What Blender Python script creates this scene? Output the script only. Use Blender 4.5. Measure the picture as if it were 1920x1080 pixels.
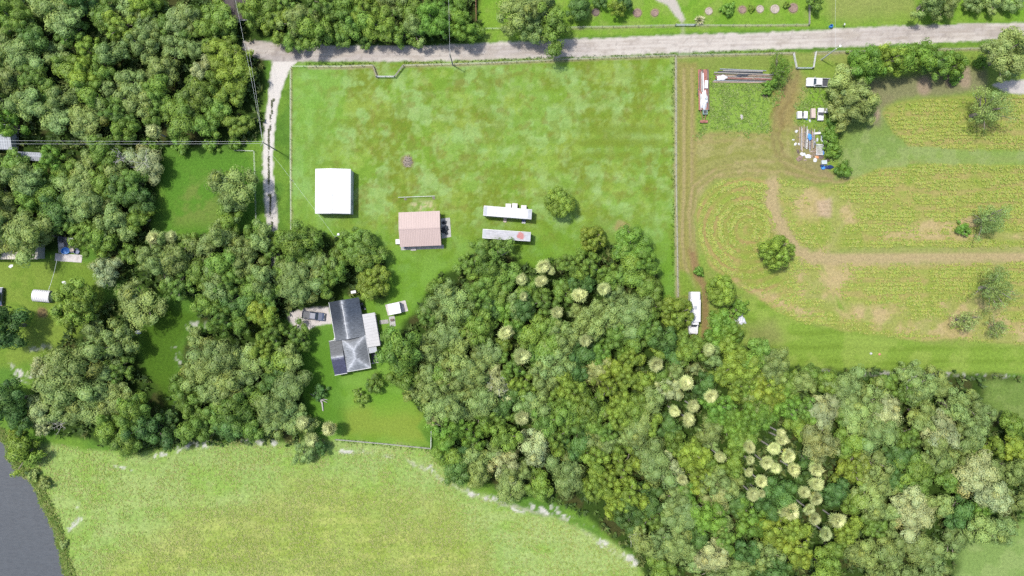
import bpy, math, random
import numpy as np
from mathutils import Vector, Matrix

# ------------------------------------------------------------------ camera, sky, sun, exposure
scene = bpy.context.scene
for o in list(bpy.data.objects):
    bpy.data.objects.remove(o, do_unlink=True)
COL = scene.collection
R = math.radians
ALT = 177.8           # flying height of the drone, metres
PPM = 7.5             # pixels of the photograph per metre at ground level

cam_d = bpy.data.cameras.new('camera')
cam_d.sensor_width = 36.0
cam_d.lens = 25.0
cam_d.clip_start = 1.0
cam_d.clip_end = 6000.0
cam = bpy.data.objects.new('camera', cam_d)
COL.objects.link(cam)
cam.location = (0, 0, ALT)
cam.rotation_euler = (0, 0, 0)
scene.camera = cam

SUN_EL = 68.0
SUN_DIR = Vector((-0.86, 0.51, 0)).normalized()      # horizontal direction towards the sun
world = bpy.data.worlds.new('World')
scene.world = world
world.use_nodes = True
nt = world.node_tree
bg = nt.nodes['Background']
sky = nt.nodes.new('ShaderNodeTexSky')
sky.sky_type = 'NISHITA'
sky.sun_disc = False
sky.sun_elevation = R(SUN_EL)
sky.sun_rotation = math.atan2(SUN_DIR.x, SUN_DIR.y)
sky.air_density = 1.2
sky.dust_density = 2.5
nt.links.new(sky.outputs[0], bg.inputs[0])
bg.inputs[1].default_value = 0.15

sun_d = bpy.data.lights.new('sun', 'SUN')
sun_d.energy = 3.2
sun_d.angle = R(3.0)
sun_d.color = (1.0, 0.965, 0.90)
sun = bpy.data.objects.new('sun', sun_d)
COL.objects.link(sun)
v = Vector((SUN_DIR.x * math.cos(R(SUN_EL)), SUN_DIR.y * math.cos(R(SUN_EL)), math.sin(R(SUN_EL))))
sun.rotation_euler = v.to_track_quat('Z', 'Y').to_euler()
sun.location = (-60, 40, 120)

scene.view_settings.view_transform = 'Standard'
scene.view_settings.look = 'None'
scene.view_settings.gamma = 1.0
scene.view_settings.use_curve_mapping = False
scene.view_settings.exposure = 1.15
scene.render.engine = 'CYCLES'
scene.cycles.max_bounces = 6
scene.cycles.diffuse_bounces = 3
scene.cycles.glossy_bounces = 2
scene.cycles.transmission_bounces = 3
scene.cycles.use_denoising = False

GAIN = 3.10           # display value of a sunlit white horizontal surface; used to turn colours seen into albedo
rng = np.random.default_rng(11)
random.seed(5)


def lin(c):
    c = np.asarray(c, float) / 255.0
    return np.where(c <= 0.04045, c / 12.92, ((c + 0.055) / 1.055) ** 2.4)


def alb(r, g, b):
    """albedo of a flat sunlit surface seen with this sRGB colour in the photograph"""
    return np.clip(lin((r, g, b)) / GAIN, 0.004, 0.8)


def W(px, py, h=0.0):
    """ground plan position (metres) of something at height h seen at this photograph pixel"""
    k = (1 - h / ALT) / PPM
    return ((px - 960) * k, (540 - py) * k)


# ------------------------------------------------------------------ object helpers
def tag(o, label=None, cat=None, group=None, kind=None):
    if label: o['label'] = label
    if cat: o['category'] = cat
    if group: o['group'] = group
    if kind: o['kind'] = kind
    return o


def empty(name, loc=(0, 0, 0), rz=0.0, label=None, cat=None, group=None):
    o = bpy.data.objects.new(name, None)
    COL.objects.link(o)
    o.location = loc
    o.rotation_euler = (0, 0, rz)
    o.empty_display_size = 0.3
    return tag(o, label, cat, group)


class MB:
    """collects shapes and links them as one mesh object"""
    def __init__(s):
        s.v = []
        s.f = []
        s.c = []

    def add(s, vs, fs, col=None):
        n = len(s.v)
        s.v += [tuple(p) for p in vs]
        s.f += [tuple(i + n for i in f) for f in fs]
        s.c += [col if col is not None else (1, 1, 1)] * len(vs)
        return s

    def box(s, x0, x1, y0, y1, z0, z1, col=None):
        vs = [(x0, y0, z0), (x1, y0, z0), (x1, y1, z0), (x0, y1, z0), (x0, y0, z1), (x1, y0, z1), (x1, y1, z1), (x0, y1, z1)]
        return s.add(vs, [(0, 3, 2, 1), (4, 5, 6, 7), (0, 1, 5, 4), (1, 2, 6, 5), (2, 3, 7, 6), (3, 0, 4, 7)], col)

    def frustum(s, b, t, z0, z1, col=None):
        """b, t = (x0,x1,y0,y1) at the bottom and the top"""
        vs = [(b[0], b[2], z0), (b[1], b[2], z0), (b[1], b[3], z0), (b[0], b[3], z0), (t[0], t[2], z1), (t[1], t[2], z1), (t[1], t[3], z1), (t[0], t[3], z1)]
        return s.add(vs, [(0, 3, 2, 1), (4, 5, 6, 7), (0, 1, 5, 4), (1, 2, 6, 5), (2, 3, 7, 6), (3, 0, 4, 7)], col)

    def tube(s, p0, p1, r0, r1=None, n=8, col=None, caps=True):
        r1 = r0 if r1 is None else r1
        p0, p1 = Vector(p0), Vector(p1)
        d = (p1 - p0)
        if d.length < 1e-6: return s
        d.normalize()
        a = d.orthogonal().normalized()
        b = d.cross(a)
        vs = []
        for p, r in ((p0, r0), (p1, r1)):
            for i in range(n):
                t = 2 * math.pi * i / n
                vs.append(p + (a * math.cos(t) + b * math.sin(t)) * r)
        fs = [(i, (i + 1) % n, n + (i + 1) % n, n + i) for i in range(n)]
        if caps:
            fs += [tuple(range(n - 1, -1, -1)), tuple(range(n, 2 * n))]
        return s.add(vs, fs, col)

    def path(s, pts, r0, r1=None, n=6, col=None):
        r1 = r0 if r1 is None else r1
        m = len(pts) - 1
        for i in range(m):
            a = r0 + (r1 - r0) * i / m
            b = r0 + (r1 - r0) * (i + 1) / m
            s.tube(pts[i], pts[i + 1], a, b, n, col, caps=True)
        return s

    def prism(s, prof, y0, y1, col=None):
        """profile in x,z extruded along y"""
        n = len(prof)
        vs = [(x, y0, z) for x, z in prof] + [(x, y1, z) for x, z in prof]
        fs = [(i, (i + 1) % n, n + (i + 1) % n, n + i) for i in range(n)]
        fs += [tuple(range(n - 1, -1, -1)), tuple(range(n, 2 * n))]
        return s.add(vs, fs, col)

    def quad(s, a, b, c, d, col=None):
        return s.add([a, b, c, d], [(0, 1, 2, 3)], col)

    def lathe(s, prof, cx=0, cy=0, n=16, col=None):
        m = len(prof)
        vs = []
        for r, z in prof:
            for i in range(n):
                t = 2 * math.pi * i / n
                vs.append((cx + r * math.cos(t), cy + r * math.sin(t), z))
        fs = []
        for j in range(m - 1):
            for i in range(n):
                k = (i + 1) % n
                fs.append((j * n + i, j * n + k, (j + 1) * n + k, (j + 1) * n + i))
        fs += [tuple(range(n - 1, -1, -1)), tuple(range((m - 1) * n, m * n))]
        return s.add(vs, fs, col)

    def grid(s, c00, c10, c11, c01, n, m, colf=None):
        c00, c10, c11, c01 = map(Vector, (c00, c10, c11, c01))
        base = len(s.v)
        for j in range(m + 1):
            for i in range(n + 1):
                a, b = i / n, j / m
                p = (c00 * (1 - a) + c10 * a) * (1 - b) + (c01 * (1 - a) + c11 * a) * b
                s.v.append(tuple(p))
                s.c.append(colf(p) if colf else (1, 1, 1))
        for j in range(m):
            for i in range(n):
                q = base + j * (n + 1) + i
                s.f.append((q, q + 1, q + n + 2, q + n + 1))
        return s

    def mesh(s, name, colors=False):
        me = bpy.data.meshes.new(name)
        me.from_pydata(s.v, [], s.f)
        if colors:
            at = me.color_attributes.new('albedo', 'FLOAT_COLOR', 'POINT')
            c = np.ones((len(s.v), 4), np.float32)
            c[:, :3] = np.array(s.c, np.float32)
            at.data.foreach_set('color', c.ravel())
        me.update()
        return me

    def build(s, name, material, parent=None, bevel=0.0, smooth=False, colors=False, loc=None, rz=None, solid=0.0, label=None):
        me = s.mesh(name, colors)
        me.materials.append(material)
        o = bpy.data.objects.new(name, me)
        COL.objects.link(o)
        if parent is not None: o.parent = parent
        if loc is not None: o.location = loc
        if rz is not None: o.rotation_euler = (0, 0, rz)
        if solid:
            mo = o.modifiers.new('solid', 'SOLIDIFY')
            mo.thickness = solid
            mo.offset = -1
        if bevel:
            mo = o.modifiers.new('bevel', 'BEVEL')
            mo.width = bevel
            mo.segments = 2
            mo.limit_method = 'ANGLE'
        if smooth:
            me.shade_smooth()
        if label: o['label'] = label
        return o


# ------------------------------------------------------------------ materials
MATS = {}


def new_mat(name):
    m = bpy.data.materials.new(name)
    m.use_nodes = True
    n = m.node_tree
    b = n.nodes['Principled BSDF']
    MATS[name] = m
    return m, n, b


def noise_node(n, scale, detail=4.0, rough=0.6, coord='Object', stretch=None, dist=0.0):
    tc = n.nodes.new('ShaderNodeTexCoord')
    src = tc.outputs[coord]
    if stretch:
        mp = n.nodes.new('ShaderNodeMapping')
        mp.inputs['Scale'].default_value = stretch
        n.links.new(src, mp.inputs['Vector'])
        src = mp.outputs[0]
    t = n.nodes.new('ShaderNodeTexNoise')
    t.inputs['Scale'].default_value = scale
    t.inputs['Detail'].default_value = detail
    t.inputs['Roughness'].default_value = rough
    t.inputs['Distortion'].default_value = dist
    n.links.new(src, t.inputs['Vector'])
    return t


def ramp(n, fac, stops):
    r = n.nodes.new('ShaderNodeValToRGB')
    e = r.color_ramp.elements
    while len(e) < len(stops): e.new(0.5)
    for i, (p, c) in enumerate(stops):
        e[i].position = p
        e[i].color = (c[0], c[1], c[2], 1) if hasattr(c, '__len__') else (c, c, c, 1)
    n.links.new(fac, r.inputs[0])
    return r


def mul(n, a, b, fac=1.0, mode='MULTIPLY'):
    m = n.nodes.new('ShaderNodeMix')
    m.data_type = 'RGBA'
    m.blend_type = mode
    m.inputs[0].default_value = fac
    for k, s in ((6, a), (7, b)):
        if hasattr(s, 'links') or hasattr(s, 'is_output'):
            n.links.new(s, m.inputs[k])
        else:
            m.inputs[k].default_value = (*s, 1)
    return m.outputs[2]


def bump(n, b, height, strength=0.4, dist=0.05):
    bp = n.nodes.new('ShaderNodeBump')
    bp.inputs['Strength'].default_value = strength
    bp.inputs['Distance'].default_value = dist
    n.links.new(height, bp.inputs['Height'])
    n.links.new(bp.outputs[0], b.inputs['Normal'])


def paint(name, c, rough=0.5, var=0.25, scale=2.0, metal=0.0, dirt=None, stretch=None, spec=0.4, bump_s=0.0, dirt_amt=(0.55, 0.72)):
    """worn painted / plain surface: base colour with blotches and optional dirt"""
    m, n, b = new_mat(name)
    t = noise_node(n, scale, 6, 0.65, stretch=stretch)
    lo = [max(0, x * (1 - var)) for x in c]
    hi = [min(0.85, x * (1 + var)) for x in c]
    r = ramp(n, t.outputs[0], [(0.3, lo), (0.7, hi)])
    out = r.outputs[0]
    if dirt is not None:
        t2 = noise_node(n, scale * 0.7, 8, 0.7, stretch=stretch, dist=0.6)
        mk = ramp(n, t2.outputs[0], [(dirt_amt[0], 0.0), (dirt_amt[1], 1.0)])
        mx = n.nodes.new('ShaderNodeMix')
        mx.data_type = 'RGBA'
        n.links.new(mk.outputs[0], mx.inputs[0])
        n.links.new(out, mx.inputs[6])
        mx.inputs[7].default_value = (*dirt, 1)
        out = mx.outputs[2]
    n.links.new(out, b.inputs['Base Color'])
    b.inputs['Roughness'].default_value = rough
    b.inputs['Metallic'].default_value = metal
    b.inputs['Specular IOR Level'].default_value = spec
    if bump_s:
        bump(n, b, t.outputs[0], bump_s, 0.03)
    return m


def attr_paint(name, rough=0.6, var=(0.7, 1.3), scale=2.0, stretch=None, spec=0.4, metal=0.0):
    """surface whose colour comes from the mesh (wear and painted reflection laid out with the shape) plus streaks"""
    m, n, b = new_mat(name)
    a = n.nodes.new('ShaderNodeAttribute')
    a.attribute_name = 'albedo'
    t = noise_node(n, scale, 6, 0.7, stretch=stretch)
    r = ramp(n, t.outputs[0], [(0.3, var[0]), (0.7, var[1])])
    n.links.new(mul(n, a.outputs[0], r.outputs[0]), b.inputs['Base Color'])
    b.inputs['Roughness'].default_value = rough
    b.inputs['Specular IOR Level'].default_value = spec
    b.inputs['Metallic'].default_value = metal
    return m


def foliage_mat(name, trans=0.33, rough=0.55):
    """leaf colour = object colour x clump tint, slightly translucent"""
    m = bpy.data.materials.new(name)
    m.use_nodes = True
    n = m.node_tree
    for x in list(n.nodes): n.nodes.remove(x)
    out = n.nodes.new('ShaderNodeOutputMaterial')
    oi = n.nodes.new('ShaderNodeObjectInfo')
    a = n.nodes.new('ShaderNodeAttribute')
    a.attribute_name = 'albedo'
    c = mul(n, oi.outputs['Color'], a.outputs[0])
    b = n.nodes.new('ShaderNodeBsdfPrincipled')
    b.inputs['Roughness'].default_value = rough
    b.inputs['Specular IOR Level'].default_value = 0.25
    n.links.new(c, b.inputs['Base Color'])
    t = n.nodes.new('ShaderNodeBsdfTranslucent')
    c2 = mul(n, c, (1.1, 1.25, 0.5))
    n.links.new(c2, t.inputs[0])
    mx = n.nodes.new('ShaderNodeMixShader')
    mx.inputs[0].default_value = trans
    n.links.new(b.outputs[0], mx.inputs[1])
    n.links.new(t.outputs[0], mx.inputs[2])
    n.links.new(mx.outputs[0], out.inputs[0])
    MATS[name] = m
    return m


M_LEAF = foliage_mat('leaf')
M_BLADE = foliage_mat('blade', 0.3, 0.6)
M_BARK = paint('bark', (0.14, 0.12, 0.10), 0.9, 0.4, 3.0, stretch=(1, 1, 0.3), bump_s=0.4)
M_DEADWOOD = paint('deadwood', (0.24, 0.23, 0.21), 0.85, 0.3, 3.0)
M_WHITE = paint('white_metal_roof', (0.335, 0.335, 0.34), 0.5, 0.03, 0.6, dirt=(0.25, 0.25, 0.27), dirt_amt=(0.66, 0.95), stretch=(0.25, 2.5, 1))
M_WHITEPAINT = paint('white_paint', (0.34, 0.34, 0.34), 0.5, 0.08, 1.0, dirt=(0.19, 0.18, 0.165), dirt_amt=(0.58, 0.82))
M_WALL = paint('wall_siding', (0.3, 0.29, 0.27), 0.7, 0.1, 1.5)
M_PINK = paint('pink_metal_roof', tuple(alb(224, 198, 189)), 0.5, 0.06, 0.8, stretch=(3, 0.4, 1))
M_GLASS = paint('window_glass', (0.03, 0.04, 0.05), 0.08, 0.1, 1.0, spec=0.6)
M_RUBBER = paint('tyre_rubber', (0.03, 0.03, 0.03), 0.85, 0.2, 3)
M_STEEL = paint('bare_steel', (0.25, 0.255, 0.27), 0.4, 0.2, 2, metal=0.6)
M_RUST = paint('rusty_steel', (0.17, 0.065, 0.05), 0.85, 0.4, 2.5, dirt=(0.22, 0.13, 0.11))
M_TRAILER = paint('trailer_roof', (0.245, 0.25, 0.27), 0.45, 0.12, 0.9, dirt=(0.18, 0.175, 0.18), dirt_amt=(0.55, 0.8), stretch=(1, 3, 1))
M_BLUECAR = paint('dark_blue_car_paint', (0.012, 0.022, 0.05), 0.22, 0.1, 1, spec=0.7)
M_BLUE = paint('blue_plastic', (0.03, 0.15, 0.40), 0.45, 0.15, 2)
M_NAVY = paint('navy_plastic', (0.012, 0.025, 0.09), 0.45, 0.2, 2)
M_DARK = paint('dark_tarp', (0.025, 0.028, 0.035), 0.6, 0.3, 2)
M_CONC = paint('concrete', (0.20, 0.195, 0.185), 0.9, 0.25, 1.2, dirt=(0.09, 0.085, 0.08), bump_s=0.2)
M_CONC_PALE = paint('pale_concrete', (0.27, 0.25, 0.24), 0.9, 0.15, 1.0, dirt=(0.16, 0.14, 0.13), dirt_amt=(0.55, 0.8))
M_WOOD = paint('weathered_wood', (0.21, 0.16, 0.12), 0.85, 0.3, 2, stretch=(0.4, 3, 3))
M_WOODGREY = paint('grey_wood', (0.19, 0.18, 0.17), 0.9, 0.3, 2, stretch=(3, 0.4, 3))
M_WOODDARK = paint('dark_wood', (0.08, 0.06, 0.05), 0.9, 0.3, 2)
M_TARP = paint('white_tarp', (0.38, 0.385, 0.40), 0.6, 0.08, 2, bump_s=0.3)
M_POST = paint('fence_wood', (0.17, 0.16, 0.14), 0.9, 0.25, 2)
M_WIRE = paint('wire', (0.3, 0.31, 0.31), 0.5, 0.1, 2, metal=0.3)
M_POWERLINE = paint('power_line', (0.34, 0.37, 0.37), 0.5, 0.1, 2)
M_GALV = paint('galvanised_tube', (0.28, 0.31, 0.31), 0.45, 0.1, 2, metal=0.3)
M_RED = paint('red_plastic', (0.5, 0.06, 0.04), 0.4, 0.1, 2)
M_AMBER = paint('lamp_lens', (0.6, 0.58, 0.5), 0.2, 0.1, 2)
M_PORCH = paint('porch_sheet', (0.235, 0.232, 0.232), 0.55, 0.12, 1.5, dirt=(0.12, 0.115, 0.11), dirt_amt=(0.55, 0.8), stretch=(0.5, 4, 1))
M_TAN = paint('tan_panel', (0.27, 0.22, 0.19), 0.7, 0.15, 2)
M_ORANGE = paint('orange_debris', (0.5, 0.2, 0.08), 0.8, 0.2, 3)
M_TEAL = paint('teal_crate', (0.15, 0.22, 0.2), 0.6, 0.2, 3)
M_BROWNROOF = paint('brown_shingle_roof', (0.035, 0.028, 0.026), 0.9, 0.35, 3)
M_CREAM = paint('cream_roof', (0.29, 0.26, 0.215), 0.6, 0.1, 1.0, dirt=(0.2, 0.18, 0.15))
M_GREYROOF = paint('grey_metal_roof', (0.17, 0.18, 0.195), 0.5, 0.15, 1.0)
M_ROOFATTR = attr_paint('stained_metal_roof', 0.5, (0.3, 1.7), 1.9, (0.7, 5.0, 1.0), 0.12)
M_SOIL = paint('mulch_soil', (0.13, 0.09, 0.07), 0.95, 0.4, 4, bump_s=0.6)
M_STRAW = paint('dry_brush', (0.20, 0.17, 0.14), 0.95, 0.4, 4)

# ------------------------------------------------------------------ the ground: one fine sheet, split where its cover changes
STEP = 0.4
GX0, GX1, GY0, GY1 = -152.0, 152.0, -94.0, 94.0
nx = int(round((GX1 - GX0) / STEP)) + 1
ny = int(round((GY1 - GY0) / STEP)) + 1
gx = np.linspace(GX0, GX1, nx)
gy = np.linspace(GY0, GY1, ny)
XX, YY = np.meshgrid(gx, gy)
PX = 960 + XX * PPM        # plan coordinates in photograph pixels
PY = 540 - YY * PPM


def vnoise(x, y, seed):
    r = np.random.default_rng(seed)
    T = r.random((256, 256))
    xi = np.floor(x).astype(int)
    yi = np.floor(y).astype(int)
    fx = x - xi
    fy = y - yi
    fx = fx * fx * (3 - 2 * fx)
    fy = fy * fy * (3 - 2 * fy)
    a = T[yi % 256, xi % 256]
    b = T[yi % 256, (xi + 1) % 256]
    c = T[(yi + 1) % 256, xi % 256]
    d = T[(yi + 1) % 256, (xi + 1) % 256]
    return (a * (1 - fx) + b * fx) * (1 - fy) + (c * (1 - fx) + d * fx) * fy


def fbm(x, y, size, seed, octv=4, sx=1.0, sy=1.0, gain=0.55):
    s = 0
    a = 1.0
    t = 0
    for k in range(octv):
        f = 2 ** k / size
        s = s + a * vnoise(x * f * sx + 31.7 * k, y * f * sy + 17.3 * k, seed + k)
        t += a
        a *= gain
    return s / t


def N(size, seed, octv=4, sx=1.0, sy=1.0):
    return fbm(PX, PY, size, seed, octv, sx, sy)


def seg_dist(x, y, pts, closed=False):
    d = np.full(np.shape(x), 1e9)
    P = list(pts) + ([pts[0]] if closed else [])
    for (x0, y0), (x1, y1) in zip(P[:-1], P[1:]):
        ex, ey = x1 - x0, y1 - y0
        L = ex * ex + ey * ey + 1e-9
        t = np.clip(((x - x0) * ex + (y - y0) * ey) / L, 0, 1)
        d = np.minimum(d, np.hypot(x - x0 - t * ex, y - y0 - t * ey))
    return d


def inside(x, y, pts):
    ins = np.zeros(np.shape(x), bool)
    P = list(pts) + [pts[0]]
    for (x0, y0), (x1, y1) in zip(P[:-1], P[1:]):
        c = ((y0 > y) != (y1 > y)) & (x < (x1 - x0) * (y - y0) / (y1 - y0 + 1e-12) + x0)
        ins ^= c
    return ins


def window(pts, mg=70):
    x0, x1 = min(p[0] for p in pts) - mg, max(p[0] for p in pts) + mg
    y0, y1 = min(p[1] for p in pts) - mg, max(p[1] for p in pts) + mg
    s = STEP * PPM
    i0, i1 = int(max(0, (x0 - PX[0, 0]) / s)), int(min(nx, (x1 - PX[0, 0]) / s + 2))
    j0, j1 = int(max(0, (PY[0, 0] - y1) / s)), int(min(ny, (PY[0, 0] - y0) / s + 2))
    return slice(j0, max(j0, j1)), slice(i0, max(i0, i1))


def sd(x, y, pts):
    out = np.full(np.shape(x), -70.0)
    w = window(pts)
    d = seg_dist(x[w], y[w], pts, True)
    out[w] = np.where(inside(x[w], y[w], pts), d, -d)
    return out


def line_dist(pts):
    out = np.full(PX.shape, 70.0)
    w = window(pts)
    out[w] = seg_dist(PX[w], PY[w], pts)
    return out


def sm(v, a, b):
    t = np.clip((v - a) / (b - a), 0, 1)
    return t * t * (3 - 2 * t)


WOB = (N(26, 901, 4) - 0.5) * 14        # wobble in px for natural edges
WOBF = (N(9, 911, 3) - 0.5) * 8
COLR = np.zeros(PX.shape + (3,))


def lay(mask, c):
    global COLR
    c = np.asarray(c, float)
    COLR = COLR * (1 - mask[..., None]) + c * mask[..., None]


def area(pts, soft=6, wob=1.0):
    return sm(sd(PX, PY, pts) + WOB * wob + WOBF * 0.4, -soft, soft)


def band(pts, w, soft=3, wob=0.4):
    return 1 - sm(line_dist(pts) + WOBF * wob, w - soft, w + soft)


# --- general rough grass
n1 = N(60, 1, 4)
n2 = N(22, 5, 4)
lay(np.ones(PX.shape), alb(104, 148, 54))
lay(sm(n1, .45, .65) * .6, alb(132, 170, 62))
lay(sm(n2, .52, .7) * .5, alb(88, 130, 42))

# --- mown lawn in the middle
LAWN = [(547, 120), (700, 118), (1000, 112), (1264, 106), (1268, 300), (1270, 470), (1268, 585), (1190, 640), (900, 640), (780, 800), (808, 838), (630, 824), (560, 830), (560, 440), (546, 430)]
lawn_m = area(LAWN, 4, .3)
lay(lawn_m, alb(136, 174, 64))
up = sm(PY, 640, 330)           # drier, patchier towards the road
lay(lawn_m * sm(N(110, 21, 3), .46, .62) * (.25 + .25 * up), alb(152, 190, 94))
lay(lawn_m * sm(N(60, 31, 5, 0.8, 1.1), .49, .60) * (.12 + .7 * up), alb(134, 150, 54))
lay(lawn_m * sm(N(48, 41, 5), .53, .64) * .6 * up, alb(166, 192, 86))
lay(lawn_m * sm(N(36, 51, 5), .53, .62) * (.28 + .5 * up), alb(166, 202, 120))
lay(lawn_m * sm(N(20, 57, 4), .56, .66) * .55 * up, alb(170, 198, 122))
lay(lawn_m * sm(N(26, 61, 5), .55, .65) * .6 * up, alb(128, 146, 48))
lay(lawn_m * sm(N(14, 64, 4), .58, .7) * .6 * up, alb(140, 142, 66))
lay(lawn_m * sm(N(11, 68, 3), .54, .68) * .4 * up, alb(116, 156, 46))
lay(lawn_m * sm(N(9, 69, 3), .56, .7) * .45 * up, alb(172, 200, 112))
mow = 0.5 + 0.5 * np.sin(PY / 4.2 + (N(160, 66, 2) - .5) * 4)
lay(lawn_m * mow * .34 * sm(PX, 700, 1000), alb(128, 158, 48))
lay(lawn_m * area([(1080, 235), (1235, 226), (1245, 285), (1090, 300)], 22) * (.4 + .4 * mow), alb(130, 152, 52))
lay(lawn_m * sm(PX, 700, 560) * up * .5, alb(132, 188, 80))
lay(lawn_m * sm(PY, 380, 520) * .65, alb(108, 160, 44))
lay(lawn_m * sm(PY, 380, 520) * sm(N(40, 71, 4), .5, .65) * .6, alb(138, 182, 76))
lay(lawn_m * area([(640, 770), (800, 745), (808, 832), (650, 815)], 18) * .75, alb(150, 168, 66))
lay(lawn_m * area([(700, 745), (800, 735), (800, 775), (700, 780)], 14) * .4, alb(118, 178, 56))
lay(lawn_m * area([(560, 620), (622, 610), (640, 700), (650, 810), (570, 815)], 12) * .6, alb(88, 138, 40))

# --- strip between the road and the houses on the far side
NORTH = [(890, -60), (1960, -60), (1960, 40), (1500, 54), (1265, 62), (1070, 70), (890, 80)]
nm = area(NORTH, 5, .4)
lay(nm, alb(136, 176, 60))
lay(nm * sm(N(40, 81, 4), .48, .66) * .7, alb(118, 166, 48))
lay(nm * sm(N(24, 85, 4), .55, .7) * .5, alb(158, 182, 88))
lay(nm * area([(1530, -40), (1700, -40), (1720, 30), (1560, 44)], 22) * .6, alb(165, 165, 100))
for rx, ry, rr in ((1117, 23, 8), (1195, 24, 9), (1228, 24, 8), (1329, 21, 8), (1392, 18, 9), (1425, 17, 8), (1453, 17, 9), (1487, 15, 10)):
    lay((1 - sm(np.hypot(PX - rx, PY - ry) + WOBF * .5, rr - 3, rr + 2)) * .85, alb(176, 146, 124))

# --- junk yard and crop side
EAST = [(1268, 106), (1600, 96), (1960, 84), (1960, 700), (1500, 702), (1380, 660), (1290, 660), (1270, 560)]
em = area(EAST, 4, .4)
lay(em, alb(146, 172, 74))
lay(em * sm(N(50, 101, 4), .45, .62) * .6, alb(158, 166, 90))
lay(em * sm(N(24, 105, 4), .5, .66) * .5, alb(132, 168, 58))
lay(area([(1325, 150), (1470, 150), (1450, 200), (1440, 246), (1400, 252), (1350, 244), (1310, 252), (1312, 160)], 12, 1.6) * .9, alb(148, 182, 78))
lay(area([(1500, 165), (1560, 160), (1560, 230), (1490, 228)], 8) * .9, alb(140, 182, 66))
lay(area([(1270, 112), (1480, 104), (1480, 128), (1270, 138)], 6) * .7, alb(142, 158, 76))
# straw coloured mown ground
straw = area([(1300, 250), (1440, 250), (1460, 200), (1490, 130), (1520, 150), (1490, 230), (1490, 300), (1560, 335), (1440, 335), (1340, 335), (1300, 400), (1290, 330)], 10)
lay(straw * .9, alb(166, 164, 96))
arc = np.sin(np.hypot(PX - 1385, (PY - 420) * 1.15) / 3.3 + (N(50, 111, 3) - .5) * 5)
lay(straw * sm(arc, .1, .9) * .55, alb(146, 152, 72))
lay(straw * sm(N(18, 115, 4), .52, .68) * .6, alb(186, 176, 120))
lay(area([(1462, 150), (1500, 150), (1488, 240), (1446, 245), (1448, 190)], 9) * .8, alb(168, 150, 96))
lay(area([(1445, 170), (1490, 160), (1480, 250), (1440, 250)], 9) * sm(np.sin((PX * .8 + PY * .35) / 2.6 + N(30, 117, 3) * 9), .2, .9) * .6, alb(140, 122, 70))
for off in (-7, 6):
    tr_ = [(1492 + off, 132), (1482 + off, 165), (1464 + off, 205), (1454 + off, 250), (1462 + off, 290), (1492 + off, 318 - off), (1540, 334 - off), (1590, 330 - off)]
    lay(band(tr_, 5, 5, 1.4) * .5, alb(164, 148, 100))
    lay(band(tr_, 1.5, 1.5, 1.4) * .35, alb(136, 120, 78))
    lay(band([(1310, 262 + off), (1380, 256 + off), (1440, 262 + off)], 3, 3, 1.0) * .5, alb(178, 160, 108))
    lay(band([(1290, 400), (1300, 345 + off), (1340, 325 + off), (1440, 322 + off)], 3, 3, 1.0) * .5, alb(176, 160, 108))
# strip beside the fence, worn by wheels
strip = area([(1270, 118), (1306, 118), (1306, 330), (1300, 420), (1310, 500), (1306, 560), (1272, 560)], 5, .5)
lay(strip * .9, alb(164, 158, 90))
for xx in (1283, 1298):
    lay(band([(xx, 130), (xx, 330), (xx - 4, 450), (xx + 2, 500), (xx + 20, 540)], 3, 2) * .6, alb(192, 172, 128))
lay(strip * sm(np.sin(PX / 1.9 + N(60, 121, 3) * 7), .3, 1) * .35, alb(138, 134, 66))
lay(area([(1274, 510), (1300, 510), (1306, 550), (1274, 556)], 6) * .6, alb(118, 172, 44))
lay(band([(1297, 470), (1308, 515), (1322, 540), (1322, 640)], 7, 4) * .85, alb(160, 132, 92))
for k_w in (0, 7, 18, 25):
    lay(band([(1302 - k_w * .2, 470), (1300 - k_w * .6, 400), (1308 - k_w * .5, 356 - k_w * .4), (1345, 328 - k_w * .8), (1400, 320 - k_w), (1470, 322 - k_w), (1530, 338 - k_w * .6), (1580, 340 - k_w * .4), (1630, 318 - k_w * .3), (1720, 303 - k_w * .2), (1960, 300 - k_w * .2)], 2, 2, .8) * .55, alb(190, 170, 122) if k_w in (0, 18) else alb(150, 150, 84))
# grass along the crop edges, lower lawn
low = area([(1390, 560), (1430, 560), (1500, 605), (1700, 640), (1960, 660), (1960, 700), (1500, 700), (1390, 680)], 8)
lay(low, alb(140, 172, 66))
lay(low * sm(np.sin(PY / 4.0 + N(140, 131, 3) * 5), .1, .9) * .5, alb(118, 148, 48))
lay(low * sm(N(40, 135, 4), .5, .66) * .6, alb(164, 186, 88))
lay(area([(1395, 610), (1450, 600), (1470, 640), (1410, 660)], 14) * .5, alb(150, 140, 96))
lay(area([(1600, 250), (1700, 262), (1920, 284), (1960, 284), (1960, 312), (1700, 306), (1620, 330), (1570, 336), (1580, 280)], 7) * .85, alb(148, 174, 92))
lay(area([(1590, 200), (1655, 200), (1680, 250), (1700, 280), (1590, 330), (1570, 300)], 9) * .7, alb(138, 166, 86))
lay(area([(1590, 200), (1655, 200), (1680, 250), (1960, 280), (1960, 312), (1590, 330), (1570, 300)], 9) * sm(N(22, 139, 5), .48, .62) * .6, alb(164, 180, 112))
# dirt by the hedge
lay(area([(1590, 152), (1800, 132), (1850, 130), (1850, 172), (1690, 186), (1655, 205), (1650, 240), (1632, 236), (1630, 180)], 8) * .75, alb(150, 142, 112))
for a in ((1733, 160, 14), (1782, 152, 10), (1810, 150, 12), (1812, 130, 9), (1775, 130, 9), (1640, 215, 9)):
    lay((1 - sm(np.hypot(PX - a[0], (PY - a[1]) * .8) + WOB * .5, a[2] - 5, a[2] + 4)) * .8, alb(186, 164, 140))
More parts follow.
